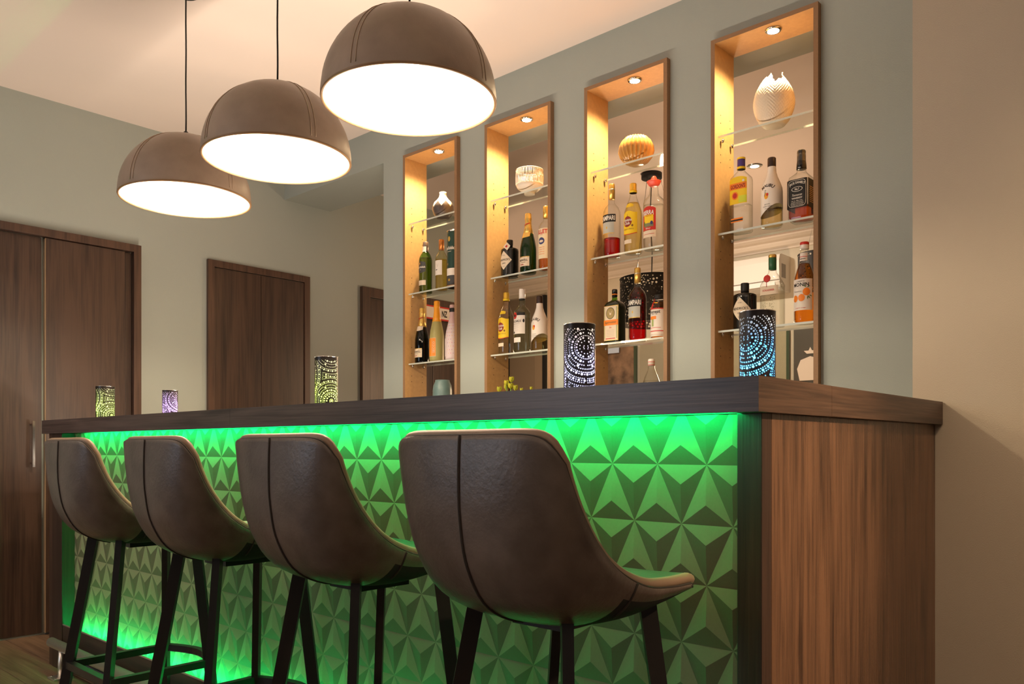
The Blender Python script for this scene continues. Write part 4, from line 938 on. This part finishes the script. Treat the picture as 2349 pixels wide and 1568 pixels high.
# ribbed amber bowl
AM = pbr('amber_glaze', (.58, .30, .075), .22, coat=.5, spec=.6)
def ribsec(r_, z_, t_):
    rr = r_ * (1 + .075 * math.cos(24 * t_)) if r_ > .04 else r_; return rr * math.sin(t_), -rr * math.cos(t_)
lathed('ribbed_bowl', 'amber ribbed round bowl on the top shelf of the third niche', -2.037, T1, [(.030, 0), (.034, .002), (.052, .014), (.068, .036), (.0745, .058), (.072, .082), (.062, .104), (.050, .116), (.046, .121), (.041, .119), (.052, .105), (.064, .08), (.066, .058), (.05, .02), (.0, .012)], AM, 156, ribsec)
# egg vase with scaly skin and a broken rim
m, nt, p = nodes_of('white_scaly_bisque'); p.inputs['Base Color'].default_value = (.80, .68, .52, 1); p.inputs['Roughness'].default_value = .45
MATS['egg'] = m
eg = [(.030, 0), (.042, .004), (.058, .022), (.071, .050), (.0785, .080), (.0775, .108), (.070, .136), (.057, .162), (.044, .182), (.034, .196)]
V, F = [], []; n = 160; rows = 80
def egr(z):
    return prof_r(eg, z)
def cat_r(z):
    pr = eg
    for i in range(len(pr) - 1):
        if pr[i][1] <= z <= pr[i + 1][1]: return curve([(q[0],) for q in pr], (i + (z - pr[i][1]) / (pr[i + 1][1] - pr[i][1])) / (len(pr) - 1))[0]
    return pr[-1][0]
for j in range(rows + 1):
    for i in range(n):
        t_ = 2 * PI * i / n; zt = .178 + .016 * math.sin(3 * t_ + 2.4) + .009 * math.sin(7 * t_ + 1.0) + .006 * math.sin(11 * t_)
        z_ = zt * j / rows; rr = cat_r(z_); 
        if j % 2 == 1: pass
        q = math.cos(t_ * 20 + (z_ / .0125) * PI) * math.cos(t_ * 20 - (z_ / .0125) * PI)
        rr -= .0030 * abs(q) if z_ > .012 else 0
        V.append((rr * math.sin(t_), -rr * math.cos(t_), z_))
for j in range(rows):
    for i in range(n): k = (i + 1) % n; F.append((j * n + i, j * n + k, (j + 1) * n + k, (j + 1) * n + i))
F.append(tuple(reversed(range(n))))
t = thing('egg_vase', 'white scaly egg-shaped vase with broken rim on the top shelf of the fourth niche', 'vase', (-1.395, 3.05, T1))
o = mesh('vessel', V, F, m, t, True, world=False); md = o.modifiers.new('wall', 'SOLIDIFY'); md.thickness = .003; md.offset = -1
# teal vase
lathed('teal_vase', 'teal ceramic vase with narrow mouth, low in the first niche', -3.305, NBOT + .025, [(.040, 0), (.050, .004), (.054, .08), (.054, .24), (.050, .268), (.040, .290), (.039, .298), (.035, .297), (.035, .27)], pbr('teal_glaze', (.16, .26, .26), .35, noise=.2, nscale=30))
# yellow flowers in a low pot
pt, _ = lathed('flower_pot', 'low dark pot holding yellow flowers in the second niche', -2.80, NBOT + .025, [(.035, 0), (.045, .005), (.050, .10), (.046, .10), (.042, .02)], pbr('dark_glaze', (.05, .05, .05), .4), cat='pot')
YF1 = pbr('yellow_petal', (.72, .66, .06), .6, noise=.3, nscale=60, col2=(.55, .60, .08)); STEM = pbr('green_stem', (.10, .20, .03), .6)
FL = [(-2.838, 3.010, 1.288), (-2.812, 3.035, 1.300), (-2.790, 3.012, 1.318), (-2.772, 3.03, 1.336), (-2.762, 3.012, 1.302), (-2.745, 3.03, 1.292), (-2.800, 3.06, 1.305), (-2.695, 3.02, 1.283), (-2.635, 3.025, 1.287)]
for i, (fx, fy, fz) in enumerate(FL):
    lb = 'yellow blossom in the clump of flowers low in the second niche' if i < 7 else ['single yellow bud just right of the flower clump', 'yellow bud farthest right in the second niche'][i - 7]
    fo = thing('yellow_flower', lb, 'flower', (fx, fy, NBOT + .03), 0, 'yellow flowers in the second niche'); top = fz - NBOT - .03
    bx, by = (-2.80 - fx) * (0.7 if i < 7 else .75), (3.05 - fy) * .7
    v, f = tubegeo([(bx, by, .01), (bx * .6, by * .6, top * .5), (0, 0, top)], .002, 6); mesh('stem', v, f, STEM, fo, True, world=False)
    for k in range(9):
        an = k * 2.4; tl = .25 + .07 * k; r0 = (.012 if i < 7 else .007)
        c_, s_ = math.cos(an), math.sin(an); V = []
        for (q, w, hgt) in ((0, .25, -.008), (.55, 1.0, .002), (.9, .8, .014), (1.0 + tl * .3, .15, .020)):
            rr = r0 * q * (1 - .05 * k) + .001
            for sg in (-1, 0, 1): V.append((rr * c_ - sg * w * r0 * .75 * s_, rr * s_ + sg * w * r0 * .75 * c_, top + hgt * (r0 / .012) + (-.002 * abs(sg))))
        F = [(a_ * 3 + e_, a_ * 3 + e_ + 1, a_ * 3 + e_ + 4, a_ * 3 + e_ + 3) for a_ in range(3) for e_ in range(2)]
        mesh('petal', V, F, YF1, fo, True, world=False)

# ================================================================== ROOM BEHIND THE NICHES
ac = thing('air_conditioner', 'white wall air conditioner seen behind the fourth niche', 'air conditioner', (-3.5, 6.99, 2.37))
pr = [(6.998, 2.37), (6.86, 2.37), (6.80, 2.395), (6.775, 2.44), (6.765, 2.62), (6.785, 2.675), (6.82, 2.685), (6.998, 2.685)]
n = len(pr); V = [(x, a_, b_) for x in (-3.92, -3.05) for a_, b_ in pr]; F = [(i, (i + 1) % n, n + (i + 1) % n, n + i) for i in range(n)] + [tuple(range(n)), tuple(range(2 * n - 1, n - 1, -1))]
recalc(mesh('casing', V, F, pbr('ac_plastic', (.80, .74, .66), .3), ac)); box('air_flap', -3.88, -3.09, 6.772, 6.80, 2.405, 2.446, M_WHITE, ac, .003); box('panel_line', -3.915, -3.055, 6.763, 6.775, 2.452, 2.456, pbr('grey_plastic', (.30, .27, .24), .5), ac); box('type_plate', -3.0505, -3.048, 6.82, 6.90, 2.48, 2.60, pbr('grey_plastic', (.30, .27, .24), .5), ac)
def drum(x, y, zt, hh, R, label, nd, dome=True):
    t = thing('drum_pendant', label, 'pendant lamp', (x, y, zt - hh), 0, 'perforated drum lamps in the room behind')
    Wd = 2 * PI * R; ds = []; tries = 0
    while len(ds) < nd and tries < 6000:
        tries += 1; q = (random.uniform(.012, Wd - .012), random.uniform(.015, hh - .012), random.choice((.0035, .0045, .006, .0075)))
        if q[1] < hh * .2 and len(ds) % 3: q = (q[0], q[1], .008)
        if all(math.hypot(q[0] - p[0], q[1] - p[1]) > q[2] + p[2] + .0015 for p in ds): ds.append(q)
    V, F = perforate(ds, Wd, hh, R, 56, 8, 7); mesh('drum_shade', V, F, pbr('black_drum_metal', (.012, .010, .009), .5), t, True, world=False)
    for z_ in (0, hh): ringtube('drum_ring', R, z_, .003, t, M_BLK)
    v, f = lathegeo([(.07, ZC - zt + hh - .035), (.07, ZC - zt + hh - .001)], 28); mesh('ceiling_rose', v, f, M_BLK, t, True, world=False)
    v, f = tubegeo([(0, 0, ZC - zt + hh - .03), (-.012, 0, (ZC - zt) * .6 + hh), (.004, 0, (ZC - zt) * .25 + hh), (0, 0, hh)], .004, 6); mesh('cord', v, f, M_BLK, t, True, world=False)
    for k in range(3):
        an = k * 2 * PI / 3 + .6; v, f = tubegeo([(.06 * math.cos(an), .06 * math.sin(an), ZC - zt + hh - .03), (R * .98 * math.cos(an), R * .98 * math.sin(an), hh)], .0012, 5); mesh('suspension_wire', v, f, M_STEEL, t, True, world=False)
        v, f = tubegeo([(0, 0, hh * .96), (R * .98 * math.cos(an), R * .98 * math.sin(an), hh)], .003, 5); mesh('shade_spoke', v, f, M_BLK, t, True, world=False)
drum(-3.043, 4.743, 2.145, .31, .215, 'black perforated drum lamp seen behind the third niche', 900)
drum(-2.50, 6.3, 2.50, .26, .17, 'small black perforated drum lamp seen beside the amber syrup bottle', 420)
dl = thing('ceiling_spotlight', 'round chrome ceiling spotlight seen between bottles in the fourth niche', 'spotlight', (-2.454, 5.071, ZC))
v, f = lathegeo([(.048, -.004), (.052, -.001), (.052, 0)], 28, None, -2.454, 5.071, ZC); mesh('spotlight_ring', v, f, M_STEEL, dl, True)
v, f = lathegeo([(.030, -.0065), (.030, -.004)], 24, None, -2.454, 5.071, ZC); mesh('spotlight_lens', v, f, emit('dim_spot_lens', (1, .86, .66), 2.0), dl, True)
# glass boards on the far wall
def board(x0, x1, mat, label, z0=1.05, z1=2.035):
    t = thing('glass_picture', label, 'picture', ((x0 + x1) / 2, 6.99, z0), 0, 'glass pictures on the far wall')
    box('print', x0 + .012, x1 - .012, 6.972, 6.978, z0, z1, mat, t); box('glass_pane', x0 + .002, x1 - .012, 6.964, 6.972, z0, z1, clear('picture_glass', (.96, .97, .95), .6), t)
    box('edge_strip', x1 - .012, x1 + .012, 6.964, 6.998, z0, z1, pbr('green_glass_edge', (.06, .085, .05), .2), t); return t
SEP = pbr('sepia_print', (.42, .25, .16), .5, noise=1, nscale=7, col2=(.020, .012, .009))
board(-5.45, -4.67, SEP, 'sepia glass picture of dark and light brown shapes behind the third niche')
board(-4.62, -3.92, pbr('grey_print', (.42, .37, .28), .35), 'plain grey-beige glass board behind the small clear bottle')
board(-3.86, -3.06, pbr('cream_weave_print', (.70, .62, .42), .5, noise=.12, nscale=120), 'cream woven glass board behind the blue lantern')
bd_ = board(-3.02, -2.25, pbr('charcoal_print', (.11, .095, .08), .3), 'charcoal glass picture with a pale crown ornament')
PALE = pbr('pale_ornament_print', (.72, .62, .50), .5)
def cut(pts, x, z, s_, nm='ornament'):
    n = len(pts); V = [(x + q[0] * s_, y_, z + q[1] * s_) for y_ in (6.9615, 6.9635) for q in pts]
    F = [tuple(range(n)), tuple(range(2 * n - 1, n - 1, -1))] + [(i, (i + 1) % n, n + (i + 1) % n, n + i) for i in range(n)]
    return mesh(nm, V, F, PALE, bd_)
cut([(-.5, 0), (.5, 0), (.62, .55), (.45, .95), (0, 1.1), (-.45, .95), (-.62, .55)], -2.855, 1.58, .19)
cut([(-.16, 1.22), (.16, 1.22), (.30, 1.36), (.08, 1.36), (0, 1.52), (-.08, 1.36), (-.30, 1.36)], -2.855, 1.58, .19)
bb = tag(box('blue_reflection', -5.03, -4.86, 6.955, 6.963, 1.975, 2.035, pbr('pale_blue_reflection', (.50, .62, .80), .5)), 'pale blue reflection at the top of the sepia picture', 'reflection')  # reflection in the picture glass, painted as a thin blue strip
# narrow grey door with dark posts
dn = thing('door_4', None, None, (-6.15, 6.99, 0)); struct(dn)
box('door_leaf', -6.41, -5.90, 6.975, 6.998, 0, 2.70, pbr('grey_brown_panel', (.24, .19, .13), .5), dn); box('door_leaf', -6.02, -5.90, 6.972, 6.975, 0, 2.70, pbr('grey_brown_panel_light', (.28, .22, .15), .5), dn)
for x0, x1 in ((-6.47, -6.41), (-5.90, -5.86)): box('door_frame', x0, x1, 6.96, 6.998, 0, 2.70, M_BLK, dn)
# sign on the wooden double door
sg = thing('door_sign', 'white sign with red border and black letters on a dark door', 'sign', (XL + .035, 4.42, 1.98))
XS = XL + .034
box('sign_plate', XS, XS + .006, 4.00, 4.82, 1.998, 2.106, RED, sg); box('sign_face', XS + .006, XS + .007, 4.012, 4.808, 2.010, 2.094, PAPER, sg)
for tx, yc, w in (('E', 4.305, .030), ('NZ', 4.402, .058)):
    g_, f = textgeo(tx, .03); mesh('lettering', [(XS + .0078, yc + q[0] * w, 2.051 + q[1] * .050) for q in g_], f, INK, sg)
bpy.context.view_layer.update()
